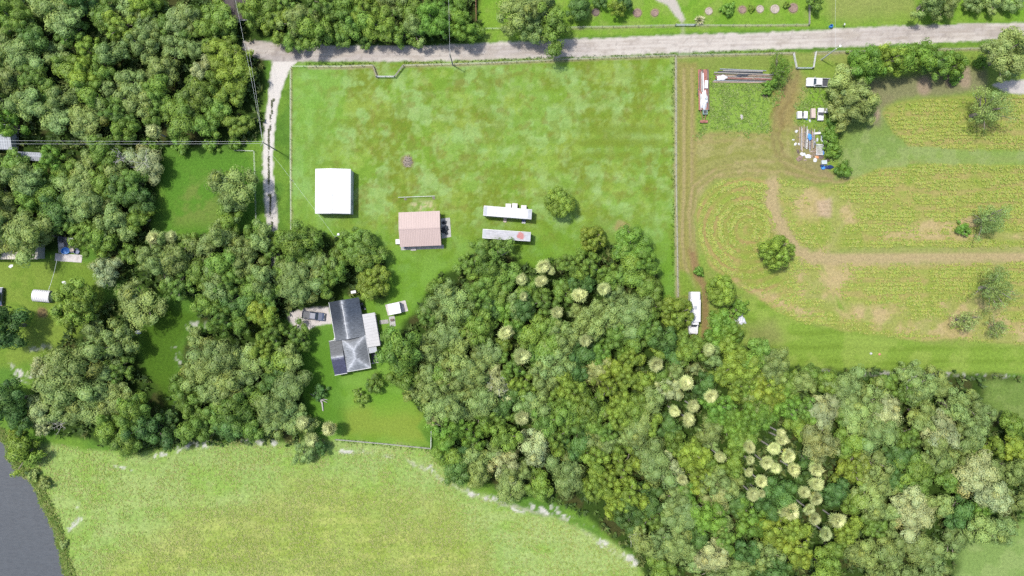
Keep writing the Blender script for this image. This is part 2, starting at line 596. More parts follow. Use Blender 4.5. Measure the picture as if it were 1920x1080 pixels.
# crops
CROPS = [
    [(1654, 212), (1672, 196), (1720, 188), (1800, 181), (1960, 178), (1960, 280), (1800, 280), (1705, 272), (1676, 246)],
    [(1308, 440), (1306, 400), (1318, 362), (1350, 341), (1400, 334), (1446, 337), (1440, 370), (1456, 420), (1484, 470), (1530, 490), (1560, 530), (1570, 580), (1640, 610), (1700, 622), (1800, 632), (1740, 640), (1600, 622), (1480, 596), (1400, 546), (1330, 500)],
    [(1452, 338), (1500, 344), (1540, 354), (1590, 344), (1640, 318), (1720, 310), (1960, 310), (1960, 466), (1700, 462), (1600, 464), (1548, 472), (1500, 458), (1474, 420), (1456, 370)],
    [(1540, 494), (1700, 497), (1960, 492), (1960, 648), (1800, 636), (1700, 626), (1600, 600), (1560, 540)],
]
crop_m = np.zeros(PX.shape)
for c in CROPS:
    crop_m = np.maximum(crop_m, area(c, 4, .45))
bare = np.zeros(PX.shape)
for c, s in (([(1460, 345), (1520, 350), (1620, 380), (1600, 420), (1560, 410), (1500, 408), (1480, 380)], 12), ([(1570, 372), (1600, 380), (1572, 470), (1545, 470)], 10), ([(1540, 500), (1620, 500), (1580, 540), (1556, 550)], 12),
             ([(1700, 420), (1830, 405), (1840, 430), (1700, 440)], 10), ([(1560, 570), (1700, 578), (1760, 620), (1680, 624), (1570, 590)], 12), ([(1760, 560), (1830, 560), (1960, 640), (1780, 630)], 14), ([(1600, 590), (1800, 596), (1960, 610), (1960, 650), (1700, 628)], 12), ([(1660, 430), (1960, 440), (1960, 452), (1660, 446)], 8), ([(1480, 500), (1560, 505), (1590, 580), (1500, 560)], 16), ([(1380, 525), (1460, 560), (1540, 590), (1500, 592), (1400, 546)], 8)):
    bare = np.maximum(bare, area(c, s, 1.4))
lay(crop_m, alb(168, 178, 88))
bandl = np.sin(np.hypot((PX - 1405) * .95, PY - 430) / 2.9 + (N(60, 147, 3) - .5) * 5)
lay(crop_m * sm(PX, 1490, 1440) * sm(bandl, -.1, .7) * .8, alb(184, 160, 104))
lay(crop_m * sm(PX, 1490, 1560) * sm(np.sin(PY / 4.6 + (N(120, 149, 3) - .5) * 9), .1, .8) * .6, alb(184, 168, 108))
lay(crop_m * bare * .85, alb(208, 186, 136))
lay(crop_m * sm(N(14, 141, 4), .5, .66) * .55, alb(186, 174, 106))
lay(crop_m * sm(N(40, 145, 4), .5, .66) * .5, alb(140, 172, 56))
# dirt lane through the crops
lay(band([(1450, 344), (1446, 380), (1462, 420), (1490, 466), (1520, 484), (1580, 484), (1960, 478)], 14, 9, 1.4) * .9, alb(200, 178, 134))
lay(band([(1560, 472), (1960, 470)], 4, 3) * .5, alb(150, 170, 78))
lay(area([(1530, 374), (1556, 374), (1558, 408), (1532, 408)], 5) * .8, alb(214, 188, 158))
for yy in (380, 388, 396, 404):
    lay(band([(1528, yy), (1560, yy + 1)], 1.5, 1.5) * .4, alb(170, 150, 110))

# --- wide meadow in front
MEADOW = [(60, 830), (200, 848), (330, 840), (450, 826), (640, 826), (808, 842), (860, 905), (960, 955), (1080, 985), (1180, 1040), (1260, 1140), (-100, 1160), (120, 1100), (100, 990), (70, 920)]
mm = area(MEADOW, 7, 1.0)
lay(mm, alb(164, 194, 104))
lay(mm * sm(N(60, 151, 4), .47, .63) * .6, alb(152, 190, 80))
lay(mm * sm(N(18, 155, 4), .5, .66) * .5, alb(178, 200, 122))
rough = sm(sd(PX, PY, [(150, 1110), (260, 1010), (420, 960), (560, 920), (700, 925), (830, 965), (900, 1020), (940, 1110)]) + WOB * 3.2 + (N(120, 165, 3) - .5) * 70, -55, 55)
lay(mm * rough * .6, alb(180, 192, 92))
lay(mm * rough * sm(N(30, 161, 4), .48, .64) * .35, alb(166, 188, 84))
lay(mm * rough * sm(N(60, 163, 3), .55, .7) * .4, alb(190, 188, 118))
lay(mm * rough * sm(N(26, 167, 5, .45, 1.5), .5, .62) * .5, alb(150, 172, 68))
lay(mm * rough * sm(N(18, 168, 4, .5, 1.4), .54, .66) * .5, alb(200, 206, 118))
lay(band([(640, 838), (760, 862), (880, 925), (990, 958), (1060, 975), (1130, 1020), (1190, 1060)], 2.5, 3, 1.6) * sm(N(30, 166, 3), .42, .58) * .6, alb(214, 210, 186))
lay(mm * (1 - rough) * sm(N(50, 169, 4, .35, 1.6), .5, .64) * .5, alb(186, 206, 126))
# bare white sand along the wood edge
sand = np.zeros(PX.shape)
for p, w in (([(296, 855), (330, 845), (345, 836), (395, 832)], 5), ([(455, 826), (490, 830)], 4), ([(505, 826), (515, 832)], 4), ([(878, 922), (905, 930), (935, 938)], 5), ([(932, 948), (985, 962)], 2.5), ([(995, 950), (1030, 960), (1040, 952)], 6), ([(1045, 960), (1090, 982)], 3),
             ([(1112, 996), (1122, 1010), (1132, 1020)], 7), ([(1172, 1040), (1190, 1055)], 6), ([(806, 878), (812, 884)], 5), ([(640, 845), (660, 848)], 3), ([(215, 875), (245, 878)], 3), ([(145, 942), (146, 950)], 3), ([(148, 975), (140, 985), (118, 998), (108, 1008)], 4), ([(30, 705), (62, 712)], 7), ([(52, 655), (90, 650)], 5), ([(325, 650), (338, 680)], 5), ([(358, 612), (378, 612)], 9), ([(18, 685), (40, 700)], 5), ([(1505, 697), (1560, 698)], 4), ([(1600, 700), (1900, 706)], 3)):
    sand = np.maximum(sand, (1 - sm(line_dist(p) + WOBF * 1.2, w - 3, w + 3)))
lay(sand * .8 * sm(N(8, 171, 3), .42, .62), alb(232, 228, 218))

# --- woodland floor
WOODS = [
    [(-140, -120), (470, -120), (500, 100), (495, 250), (460, 270), (310, 275), (300, 330), (280, 450), (110, 470), (-140, 480)],
    [(470, -120), (895, -120), (900, 72), (820, 84), (620, 84), (480, 74)],
    [(180, 470), (300, 450), (400, 430), (500, 440), (620, 440), (720, 470), (720, 560), (640, 560), (610, 590), (470, 610), (380, 600), (370, 560), (300, 550), (190, 520)],
    [(70, 690), (130, 610), (210, 560), (280, 560), (250, 660), (330, 760), (350, 640), (400, 620), (560, 610), (570, 800), (600, 830), (400, 830), (250, 850), (70, 800)],
    [(820, 520), (920, 460), (1000, 500), (1090, 480), (1200, 440), (1235, 520), (1260, 640), (1400, 650), (1480, 690), (1900, 705), (1960, 720), (1960, 900), (1860, 1060), (1860, 1140), (1240, 1140), (1190, 1040), (1080, 950), (980, 930), (860, 890), (815, 800), (730, 690), (740, 630)],
]
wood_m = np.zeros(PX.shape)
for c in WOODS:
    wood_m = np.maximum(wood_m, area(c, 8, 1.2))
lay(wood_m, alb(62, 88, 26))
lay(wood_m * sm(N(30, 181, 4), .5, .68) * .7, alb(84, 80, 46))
# clearing on the far side of the lane
lay(area([(300, 300), (470, 290), (488, 420), (420, 440), (310, 440)], 12) * .9, alb(100, 150, 48))
lay(area([(330, 330), (420, 330), (410, 420), (330, 420)], 20) * sm(N(30, 185, 4), .4, .6) * .7, alb(134, 152, 74))
lay(area([(290, 560), (370, 590), (340, 640), (330, 700), (320, 760), (270, 700), (265, 620)], 14) * .9, alb(84, 120, 30))
lay(area([(1845, 716), (1990, 706), (1990, 800), (1880, 792), (1850, 770)], 14, 1.6), alb(124, 152, 72))
lay(area([(1845, 716), (1990, 706), (1990, 800), (1880, 792), (1850, 770)], 14, 1.6) * sm(N(22, 189, 5), .46, .62) * .6, alb(146, 168, 92))
lay(area([(1780, 1140), (1800, 1020), (1880, 1000), (1990, 930), (1990, 1140)], 16, 1.6), alb(142, 172, 92))
lay(area([(1780, 1140), (1800, 1020), (1880, 1000), (1990, 930), (1990, 1140)], 16, 1.6) * sm(N(30, 188, 5), .46, .62) * .6, alb(164, 186, 112))
# side garden of the neighbours
lay(area([(0, 486), (190, 492), (190, 600), (60, 680), (-60, 700), (-60, 490)], 10), alb(138, 164, 66))
lay(area([(0, 486), (190, 492), (190, 600), (60, 680), (-60, 700), (-60, 490)], 10) * sm(N(40, 187, 4), .46, .62) * .6, alb(116, 152, 50))
lay((1 - sm(np.hypot(PX - 80, (PY - 585)) + WOBF, 6, 13)) * .8, alb(150, 118, 92))
lay(area([(-80, 80), (12, 80), (16, 106), (-80, 108)], 4), alb(226, 214, 196))

# --- fence lines: bare strips
for p, w in (([(580, 126), (640, 127), (700, 124), (707, 143)], 3.2), ([(757, 124), (900, 120), (1060, 113), (1265, 105)], 2.6), ([(1267, 106), (1300, 105), (1490, 100)], 2.6), ([(1527, 100), (1640, 97), (1840, 92)], 2.6), ([(1267, 112), (1267, 330), (1270, 556)], 3.4), ([(1070, 53), (1270, 49), (1515, 48)], 1.6), ([(546, 128), (546, 300), (547, 430)], 1.2)):
    lay(band(p, w, 2) * .75, alb(184, 170, 138))

# --- lanes of crushed shell
ROAD = [(455, 76), (500, 79), (560, 83), (647, 86), (795, 86), (932, 80), (1072, 74), (1265, 66), (1480, 59), (1628, 51), (1776, 46), (1990, 42), (1990, 68), (1776, 79), (1628, 86), (1480, 91), (1265, 99), (1072, 107), (932, 111), (795, 115), (647, 114), (559, 114), (546, 124), (533, 150), (522, 190), (515, 237), (512, 281), (511, 320), (518, 384), (521, 434), (527, 500), (507, 500), (501, 434), (498, 398), (494, 324), (494, 261), (499, 210), (503, 178), (508, 140), (511, 113), (455, 102)]
road_sd = sd(PX, PY, ROAD)
road_m = sm(road_sd + WOBF * .7, -2.2, 2.0)
is_drive = (PY > 114) & (PX < 560)
lay(road_m, alb(228, 219, 208))
lay(road_m * sm(N(30, 191, 5, .25, 1.3), .5, .68) * .5 * (~is_drive), alb(198, 188, 184))
lay(road_m * sm(PX, 640, 470) * (~is_drive) * (.2 + .6 * sm(N(24, 193, 4), .45, .6)), alb(178, 170, 166))  # patchy tree shade near the bend, painted into the road colour
lay(road_m * sm(N(7, 195, 3), .62, .76) * .5, alb(168, 158, 150))
lay(road_m * (~is_drive) * sm(N(16, 194, 5, .35, 1.2), .55, .68) * .5, alb(192, 180, 164))
for k in (-8, -2, 6):
    c = [(x, y + k) for x, y in ((480, 92), (560, 99), (647, 100), (795, 100), (932, 95), (1072, 90), (1265, 82), (1480, 75), (1628, 68), (1776, 62), (1990, 55))]
    lay(road_m * band(c, 1.4, 1.8, .5) * .5, alb(186, 172, 160))
lay(road_m * is_drive * .9, alb(244, 238, 230))
drive_mid = 1 - sm(line_dist([(512, 190), (505, 235), (503, 281), (503, 330), (508, 400), (511, 440)]) + WOBF * .6, .3, 2.4)
lay(drive_mid * .15 * sm(N(9, 197, 3), .35, .55), alb(110, 118, 78))
PAD = [(536, 586), (552, 584), (576, 578), (616, 575), (624, 606), (592, 611), (571, 624), (558, 617), (542, 600)]
pad_m = sm(sd(PX, PY, PAD) + WOBF * .5, -1.8, 1.8)
lay(pad_m, alb(238, 230, 224))
lay(pad_m * sm(N(9, 199, 3), .5, .66) * .3, alb(180, 168, 164))
SHELL = [(1226, -60), (1228, 0), (1252, 10), (1268, 32), (1278, 42), (1284, 36), (1270, 6), (1256, -20), (1250, -60)]
shell_m = sm(sd(PX, PY, SHELL) + WOBF * .5, -2, 2)
lay(shell_m, alb(212, 204, 192))
lay(band([(1280, 40), (1281, 64)], 4, 3) * .5, alb(190, 190, 160))
RIGHTLANE = [(1860, 158), (1880, 152), (1990, 146), (1990, 182), (1885, 174)]
rl_m = sm(sd(PX, PY, RIGHTLANE) + WOBF * .6, -2, 2)
lay(rl_m, alb(222, 214, 206))
# trodden sand by the pink roofed building, scorched ring by the brush heap
lay(area([(770, 380), (812, 376), (814, 396), (772, 396)], 7, 1.2) * sm(N(8, 203, 3), .42, .58) * .9, alb(220, 206, 164))
lay((1 - sm(np.hypot(PX - 764, PY - 303) + WOBF, 9, 15)) * .8, alb(150, 136, 96))
lay(area([(915, 425), (1185, 420), (1200, 428), (1180, 438)], 3) * 0, (0, 0, 0))
lay((1 - sm(np.hypot((PX - 1165) * .7, PY - 424) + WOBF, 7, 14)) * .7, alb(180, 160, 110))
lay(area([(1488, 236), (1500, 232), (1545, 300), (1560, 330), (1530, 320), (1500, 305), (1488, 290)], 6) * .7, alb(166, 146, 110))

COLR = np.clip(COLR, 0.004, 0.8)

# --- pond and its bank
POND = [(-400, 790), (0, 822), (14, 838), (12, 856), (30, 882), (58, 902), (72, 936), (92, 976), (104, 1006), (112, 1042), (128, 1100), (140, 1400), (-400, 1400)]
pond_sd = sd(PX, PY, POND) + WOBF * .5
ZZ = -1.3 * sm(pond_sd, -6, 16)
ZZ += (N(45, 211, 4) - .5) * .12 * (1 - sm(pond_sd, -30, 0)) * (1 - road_m) * sm(np.abs(PX - 960), 1300, 900)
lay(sm(pond_sd, -26, -12) * (1 - sm(pond_sd, -2, 4)) * .7, alb(158, 182, 92))
lay(sm(pond_sd, -5, -1) * (1 - sm(pond_sd, 0, 4)) * sm(N(18, 213, 3), .45, .6) * .8, alb(214, 200, 180))
lay(sm(pond_sd, -2, 6), (0.06, 0.06, 0.05))
lay(sand * .4 * sm(N(8, 171, 3), .42, .62) * (1 - sm(pond_sd, 0, 4)), alb(240, 236, 230))

cls = np.zeros(PX.shape, int)            # 0 ground 1 lawn 2 meadow 3 crop field 4 woodland floor 5 road 6 driveway 7 parking pad 8 lanes of neighbours
cls[lawn_m > .5] = 1
cls[em > .5] = 0
cls[crop_m > .5] = 3
cls[mm > .5] = 2
cls[wood_m > .5] = 4
cls[(road_m > .5) & ~is_drive] = 5
cls[(road_m > .5) & is_drive] = 6
cls[pad_m > .5] = 7
cls[shell_m > .5] = 8
cls[rl_m > .5] = 9
fc = cls[:-1, :-1]


def ground_mat(name, fine=(0.68, 1.32), bump_s=0.6, sc=1.6):
    m, n, b = new_mat(name)
    a = n.nodes.new('ShaderNodeAttribute')
    a.attribute_name = 'albedo'
    t = noise_node(n, sc, 5, 0.75)
    t2 = noise_node(n, sc * 4.5, 3, 0.7)
    r = ramp(n, t.outputs[0], [(0.28, fine[0]), (0.72, fine[1])])
    r2 = ramp(n, t2.outputs[0], [(0.25, 0.75), (0.75, 1.25)])
    c = mul(n, mul(n, a.outputs[0], r.outputs[0]), r2.outputs[0])
    n.links.new(c, b.inputs['Base Color'])
    b.inputs['Roughness'].default_value = 0.95
    b.inputs['Specular IOR Level'].default_value = 0.1
    bump(n, b, t.outputs[0], bump_s, 0.25)
    return m


M_GRASSY = ground_mat('grass_ground', (0.72, 1.28), 0.7, 1.5)
M_LAWN = ground_mat('mown_lawn', (0.8, 1.2), 0.5, 1.8)
M_MEADOW = ground_mat('meadow_ground', (0.62, 1.38), 0.9, 1.2)
M_SHELL = ground_mat('shell_road', (0.88, 1.1), 0.25, 2.2)

idx = np.arange(nx * ny).reshape(ny, nx)
quads = np.stack([idx[:-1, :-1], idx[:-1, 1:], idx[1:, 1:], idx[1:, :-1]], -1).reshape(-1, 4)
VERT = np.stack([XX, YY, ZZ], -1).reshape(-1, 3)
VCOL = np.concatenate([COLR.reshape(-1, 3), np.ones((nx * ny, 1))], 1)


def np_mesh(name, verts, faces, cols=None, k=4):
    me = bpy.data.meshes.new(name)
    me.vertices.add(len(verts))
    me.vertices.foreach_set('co', np.asarray(verts, np.float32).ravel())
    nf = len(faces)
    me.loops.add(nf * k)
    me.loops.foreach_set('vertex_index', np.asarray(faces, np.int32).ravel())
    me.polygons.add(nf)
    me.polygons.foreach_set('loop_start', np.arange(0, nf * k, k, dtype=np.int32))
    try:
        me.polygons.foreach_set('loop_total', np.full(nf, k, np.int32))
    except Exception:
        pass
    if cols is not None:
        at = me.color_attributes.new('albedo', 'FLOAT_COLOR', 'POINT')
        at.data.foreach_set('color', np.asarray(cols, np.float32).ravel())
    me.update(calc_edges=True)
    return me


def sheet(name, sel, material):
    f = quads[sel.reshape(-1)]
    used = np.unique(f)
    remap = np.zeros(nx * ny, int)
    remap[used] = np.arange(len(used))
    me = np_mesh(name, VERT[used], remap[f], VCOL[used])
    me.materials.append(material)
    me.shade_smooth()
    o = bpy.data.objects.new(name, me)
    COL.objects.link(o)
    o['kind'] = 'structure'
    return o


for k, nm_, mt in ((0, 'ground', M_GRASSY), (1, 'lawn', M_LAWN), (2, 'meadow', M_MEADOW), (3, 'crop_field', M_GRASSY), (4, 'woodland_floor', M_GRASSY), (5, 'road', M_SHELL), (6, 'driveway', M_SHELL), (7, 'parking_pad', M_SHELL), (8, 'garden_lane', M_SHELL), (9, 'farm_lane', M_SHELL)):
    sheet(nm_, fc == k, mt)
# land beyond the fine sheet, out to the horizon
far = 4000.0
b0 = [(GX0, GY0, -.02), (GX1, GY0, -.02), (GX1, GY1, -.02), (GX0, GY1, -.02)]
b1 = [(-far, -far, -.02), (far, -far, -.02), (far, far, -.02), (-far, far, -.02)]
fm = MB()
g0 = tuple(alb(104, 150, 48))
for i in range(4):
    j = (i + 1) % 4
    fm.quad(b1[i], b1[j], b0[j], b0[i], g0)
tag(fm.build('terrain', M_GRASSY, colors=True), kind='structure')

# water
mw, nw, bw = new_mat('pond_water')
tw = noise_node(nw, 0.9, 4, 0.6, stretch=(1.0, 2.2, 1))
rw = ramp(nw, tw.outputs[0], [(0.3, tuple(alb(88, 91, 92))), (0.7, tuple(alb(101, 105, 107)))])
nw.links.new(rw.outputs[0], bw.inputs['Base Color'])
bw.inputs['Roughness'].default_value = 0.12
bump(nw, bw, tw.outputs[0], 0.25, 0.15)
pm = MB()
wp = [W(x, y) for x, y in [(-400, 780), (10, 800), (60, 880), (100, 960), (130, 1050), (150, 1250), (-400, 1250)]]
pm.add([(x, y, -0.45) for x, y in wp], [tuple(range(len(wp)))[::-1]])
wo = pm.build('pond_water', mw)
wo.data.flip_normals() if wo.data.polygons[0].normal.z < 0 else None
tag(wo, kind='structure')

# ------------------------------------------------------------------ trees: crown variants (shared meshes) and trunks
def leaf_quads(pos, nrm, size, r, aspect=0.62):
    """quads at pos facing nrm with random turn"""
    n = len(pos)
    a = r.normal(size=(n, 3))
    t = np.cross(nrm, a)
    t /= np.linalg.norm(t, axis=1, keepdims=True) + 1e-9
    b = np.cross(nrm, t)
    s = size[:, None]
    c = [pos + t * s * .5, pos + b * s * .5 * aspect, pos - t * s * .5, pos - b * s * .5 * aspect]
    return np.stack(c, 1).reshape(-1, 3)


def dirs(n, r, zmin=-1.0):
    z = r.uniform(zmin, 1, n)
    t = r.uniform(0, 2 * np.pi, n)
    q = np.sqrt(1 - z * z)
    return np.stack([q * np.cos(t), q * np.sin(t), z], 1)


def crown(name, Rm, seed, kind='round', leaf=0.42, dens=13.0, flat=0.85, zc=1.15):
    """crown of radius Rm (metres): leaf faces on many lumps, lumps on an uneven dome"""
    r = np.random.default_rng(seed)
    ph = r.uniform(0, 6.28, 4)
    am = r.uniform(.05, .16, 4)

    def outline(th):
        return 1 + am[0] * np.sin(2 * th + ph[0]) + am[1] * np.sin(3 * th + ph[1]) + am[2] * np.sin(5 * th + ph[2]) + .6 * am[3] * np.sin(8 * th + ph[3])
    lr = {'round': .31, 'moss': .30, 'wispy': .18, 'bush': .30, 'fine': .22, 'ball': .22}[kind]
    nl = {'round': 24, 'moss': 25, 'wispy': 56, 'bush': 26, 'fine': 48, 'ball': 64}[kind]
    d = dirs(nl, r, -.25)
    th = np.arctan2(d[:, 1], d[:, 0])
    rad = r.uniform(.52, .93, nl) * outline(th)
    if kind == 'ball':
        rad = r.uniform(.74, .84, nl) * (.6 + .4 * outline(th))
    rad[: nl // 5] *= r.uniform(.3, .8, nl // 5)
    c = d * rad[:, None] * Rm
    c[:, 2] *= flat
    lrad = Rm * lr * r.uniform(.55, 1.45, nl)
    # a few stray lumps push past the outline
    sq = np.stack([r.uniform(.75, 1.3, nl), r.uniform(.75, 1.3, nl), r.uniform(.7, 1.05, nl)], 1)
    tint_l = r.uniform(.78, 1.25, nl)
    hue_l = r.normal(0, .04, nl)
    P, NR, S, T = [], [], [], []
    for i in range(nl):
        n = int(dens * 4 * np.pi * lrad[i] ** 2 * (.55 if kind == 'wispy' else 1.0) * .62 / (leaf / .42) ** 2)
        n = max(n, 14)
        dd = dirs(n, r, -.55)
        # bumpy lump: sub lumps
        k = dirs(10, r, -.3)
        bumpf = (np.clip(dd @ k.T, 0, 1) ** 6).max(1)
        rr = lrad[i] * (.60 + .48 * bumpf + r.normal(0, .04 if kind != 'wispy' else .16, n))
        p = c[i] + dd * rr[:, None] * sq[i]
        # leave out leaves buried in other lumps
        dist = np.linalg.norm(p[:, None, :] - c[None], axis=2) / lrad[None]
        dist[:, i] = 9
        keep = dist.min(1) > .62
        p, dd = p[keep], dd[keep]
        m = len(p)
        nn = dd + r.normal(0, .16 if kind != 'wispy' else .4, (m, 3)) + np.array([0, 0, .25])
        nn /= np.linalg.norm(nn, axis=1, keepdims=True)
        P.append(p)
        NR.append(nn)
        S.append(leaf * r.uniform(.55, 1.35, m))
        tt = tint_l[i] * r.uniform(.88, 1.12, m)
        hh = hue_l[i] + r.normal(0, .035, m)
        T.append(np.stack([tt * (1 + hh), tt, tt * (1 - hh * 1.5)], 1))
    # inner leaves close the view to the ground
    n = int(Rm * Rm * 14)
    dd = dirs(n, r, -.3)
    p = dd * (Rm * np.array([.6, .6, .42])) * r.uniform(.3, 1, (n, 1)) ** .5
    P.append(p)
    nn = dd + r.normal(0, .6, (n, 3))
    NR.append(nn / np.linalg.norm(nn, axis=1, keepdims=True))
    S.append(leaf * 1.5 * r.uniform(.7, 1.3, n))
    T.append(np.repeat(r.uniform(.7, 1.1, (n, 1)), 3, 1))
    P, NR, S, T = map(np.concatenate, (P, NR, S, T))
    # dense twig-and-leaf heart of every lump: small ball of faces under the outer leaves
    cv, cf, cc = [], [], []
    th_, ph_ = 8, 5
    for i in range(nl):
        if kind == 'wispy': break
        for a in range(ph_):
            for b in range(th_):
                e0, e1 = -.9 + 2.4 * a / ph_, -.9 + 2.4 * (a + 1) / ph_
                z0_, z1_ = 2 * np.pi * b / th_, 2 * np.pi * (b + 1) / th_
                q = lrad[i] * .60 * sq[i]
                for e, z_ in ((e0, z0_), (e0, z1_), (e1, z1_), (e1, z0_)):
                    cv.append(c[i] + q * np.array([np.cos(e) * np.cos(z_), np.cos(e) * np.sin(z_), np.sin(e)]))
                cc.append(tint_l[i] * np.array([.95, 1, .95]) * r.uniform(.75, 1.05))
    if kind in ('moss', 'wispy'):
        S = S * 1.05
    v = leaf_quads(P, NR, S, r, .5 if kind in ('moss', 'wispy', 'fine') else .66)
    if cv:
        v = np.concatenate([v, np.array(cv)])
        T = np.concatenate([T, np.array(cc)])
    v[:, 2] += zc * Rm
    v[:, 2] = np.maximum(v[:, 2], .05)
    f = np.arange(len(v)).reshape(-1, 4)
    cols = np.ones((len(v), 4))
    cols[:, :3] = np.repeat(np.clip(T, .2, 2.2), 4, 0)
    me = np_mesh(name, v, f, cols)
    me.materials.append(M_LEAF)
    # trunk and limbs
    tb = MB()
    z0 = max(.25, zc * Rm * .55)
    tr = Rm * .055 + .06
    base = [(0, 0, -.15), (r.normal(0, .04) * Rm, r.normal(0, .04) * Rm, z0 * .5), (r.normal(0, .05) * Rm, r.normal(0, .05) * Rm, z0)]
    tb.path(base, tr * 1.35, tr, 8)
    order = np.argsort(-rad)[:9]
    for i in order:
        e = Vector(c[i]) + Vector((0, 0, zc * Rm))
        s = Vector(base[2])
        mid = s.lerp(e, .5) + Vector((r.normal(0, .05), r.normal(0, .05), .10)) * Rm
        tb.path([s, mid, e], tr * .6, tr * .16, 5)
    tm = tb.mesh(name + '_trunk')
    tm.materials.append(M_BARK)
    return me, tm, Rm


CR = {}
for kind, sizes, nvar in (('round', (2.3, 3.9, 5.4), 3), ('moss', (2.3, 3.9, 5.4), 3), ('fine', (3.9, 5.2), 2), ('wispy', (3.2, 5.0), 2), ('ball', (3.9, 5.4), 2), ('bush', (1.3, 2.4, 4.0), 2)):
    for si, s in enumerate(sizes):
        for k in range(nvar):
            zc = {'round': 1.0, 'moss': 1.0, 'fine': 1.0, 'wispy': .95, 'bush': .5, 'ball': .95}[kind]
            CR.setdefault(kind, []).append(crown('%s_crown' % kind, s, 100 + hash((kind == 'moss', si, k)) % 900 + 37 * k + 11 * si + {'round': 0, 'moss': 1000, 'fine': 2000, 'wispy': 3000, 'bush': 4000, 'ball': 5000}[kind], kind, leaf={0: .26, 1: .32, 2: .37}[si] if kind != 'wispy' else .26, zc=zc))

FOL = {   # leaf colours (albedo)
    'A': (0.158, 0.218, 0.062), 'P': (0.248, 0.290, 0.132), 'B': (0.106, 0.176, 0.028), 'C': (0.152, 0.214, 0.028), 'Y': (0.212, 0.258, 0.075),
    'D': (0.106, 0.194, 0.026), 'F': (0.064, 0.126, 0.028), 'T': (0.188, 0.225, 0.080), 'G': (0.30, 0.29, 0.26)}
COLNAME = {'A': 'grey-green', 'P': 'pale silvery', 'B': 'olive-green', 'C': 'yellow-green', 'Y': 'pale yellowish', 'D': 'bright green', 'F': 'dark green', 'T': 'tan-green', 'G': 'bare grey'}
TREES = []        # (root, px, py, r, type, kind)


def put_tree(px, py, r, typ='B', kind=None, hf=None, name=None):
    """px,py,r: crown centre and radius in the photograph"""
    if kind is None:
        kind = 'moss' if typ in 'AP' else ('fine' if typ in 'CD' and r > 24 else 'round')
        if typ == 'B' and (int(px) * 7 + int(py)) % 3 == 0 and r > 24: kind = 'fine'
    zc = {'round': 1.0, 'moss': 1.0, 'fine': 1.0, 'wispy': .95, 'bush': .5, 'ball': .95}[kind]
    Rm = r / PPM
    for _ in range(3):
        h = zc * Rm * 1.25
        Rm = r / PPM * (1 - h / ALT)
    Rm *= 1.05 if kind in ('moss', 'round', 'fine') else 1.0
    cand = sorted(CR[kind], key=lambda t: abs(math.log(t[2] / Rm)))
    best = [t for t in cand if t[2] == cand[0][2]]
    me, tm, R0 = best[int(abs(px * 13 + py * 7)) % len(best)]
    x, y = W(px, py, zc * Rm * 1.15)
    s = Rm / R0
    root = bpy.data.objects.new(name or ('shrub' if kind == 'bush' else 'oak_tree' if typ in 'APT' else 'broadleaf_tree'), None)
    COL.objects.link(root)
    root.empty_display_size = .5
    root.location = (x, y, 0)
    rr = random.Random(int(px * 31 + py * 17))
    root.rotation_euler = (0, 0, rr.uniform(0, 6.28))
    root.scale = (s * rr.uniform(.94, 1.06), s * rr.uniform(.94, 1.06), s * (rr.uniform(.78, 1.3) if kind != 'bush' else rr.uniform(.85, 1.15)))
    cr = bpy.data.objects.new('crown', me)
    COL.objects.link(cr)
    cr.parent = root
    c = FOL[typ]
    b = rr.uniform(.86, 1.14)
    w = rr.uniform(-.07, .07)
    cr.color = (c[0] * b * (1 + w), c[1] * b, c[2] * b * (1 - w), 1)
    tk = bpy.data.objects.new('trunk', tm)
    COL.objects.link(tk)
    tk.parent = root
    TREES.append((root, px, py, r, typ, kind))
    return root


T_ = []


def L(s):
    for ln in s.split(';'):
        q = ln.split()
        if len(q) >= 4:
            T_.append((float(q[0]), float(q[1]), float(q[2]), q[3], q[4] if len(q) > 4 else None))


# wood in the upper corner, by the power line
L('30 36 34 B;113 30 38 A;190 27 26 B;275 12 22 C;341 33 34 A;409 27 32 B;68 71 28 F;130 62 26 B;222 50 28 C;275 50 26 A;347 62 20 B;172 98 26 C;216 98 28 A;272 89 28 A;323 86 26 A;370 98 22 A;44 104 34 A;124 127 26 B;20 142 32 A;65 148 32 B;160 145 24 C;302 124 32 A;246 154 30 A;414 98 34 C;438 130 38 C;430 169 32 C;379 130 24 P;124 178 28 A;169 175 28 B;252 190 32 A;364 178 36 B;47 195 34 A;98 216 34 A;160 216 34 A;219 213 30 B;350 228 32 B;388 237 26 B;442 231 28 C;18 234 28 D;163 244 24 A;237 246 24 B;300 170 26 B;330 200 24 B;200 130 24 B;5 80 30 A;-15 180 34 A;-20 30 36 B;95 95 26 A;395 60 26 B;405 205 26 B;310 45 20 B;240 10 20 A;70 10 30 A;150 5 26 F;85 180 24 B;200 165 20 A;280 215 22 B;428 60 16 B;456 108 18 C;400 155 22 B')
L('24 310 26 B;98 304 26 D;50 336 34 A;154 313 28 A;201 289 28 B;267 304 34 P;219 318 30 A;89 357 32 B;145 357 34 A;190 348 30 B;252 339 32 B;18 378 30 A;166 392 34 A;107 390 30 F;228 357 30 F;261 378 28 F;53 446 44 A;21 416 32 A;92 407 28 B;219 422 32 A;266 410 24 B;166 446 30 B;193 450 28 B;124 416 28 B;237 434 24 A;120 320 24 B;60 380 24 B;200 385 24 A;-20 340 36 A;-12 452 34 A;88 440 24 A')
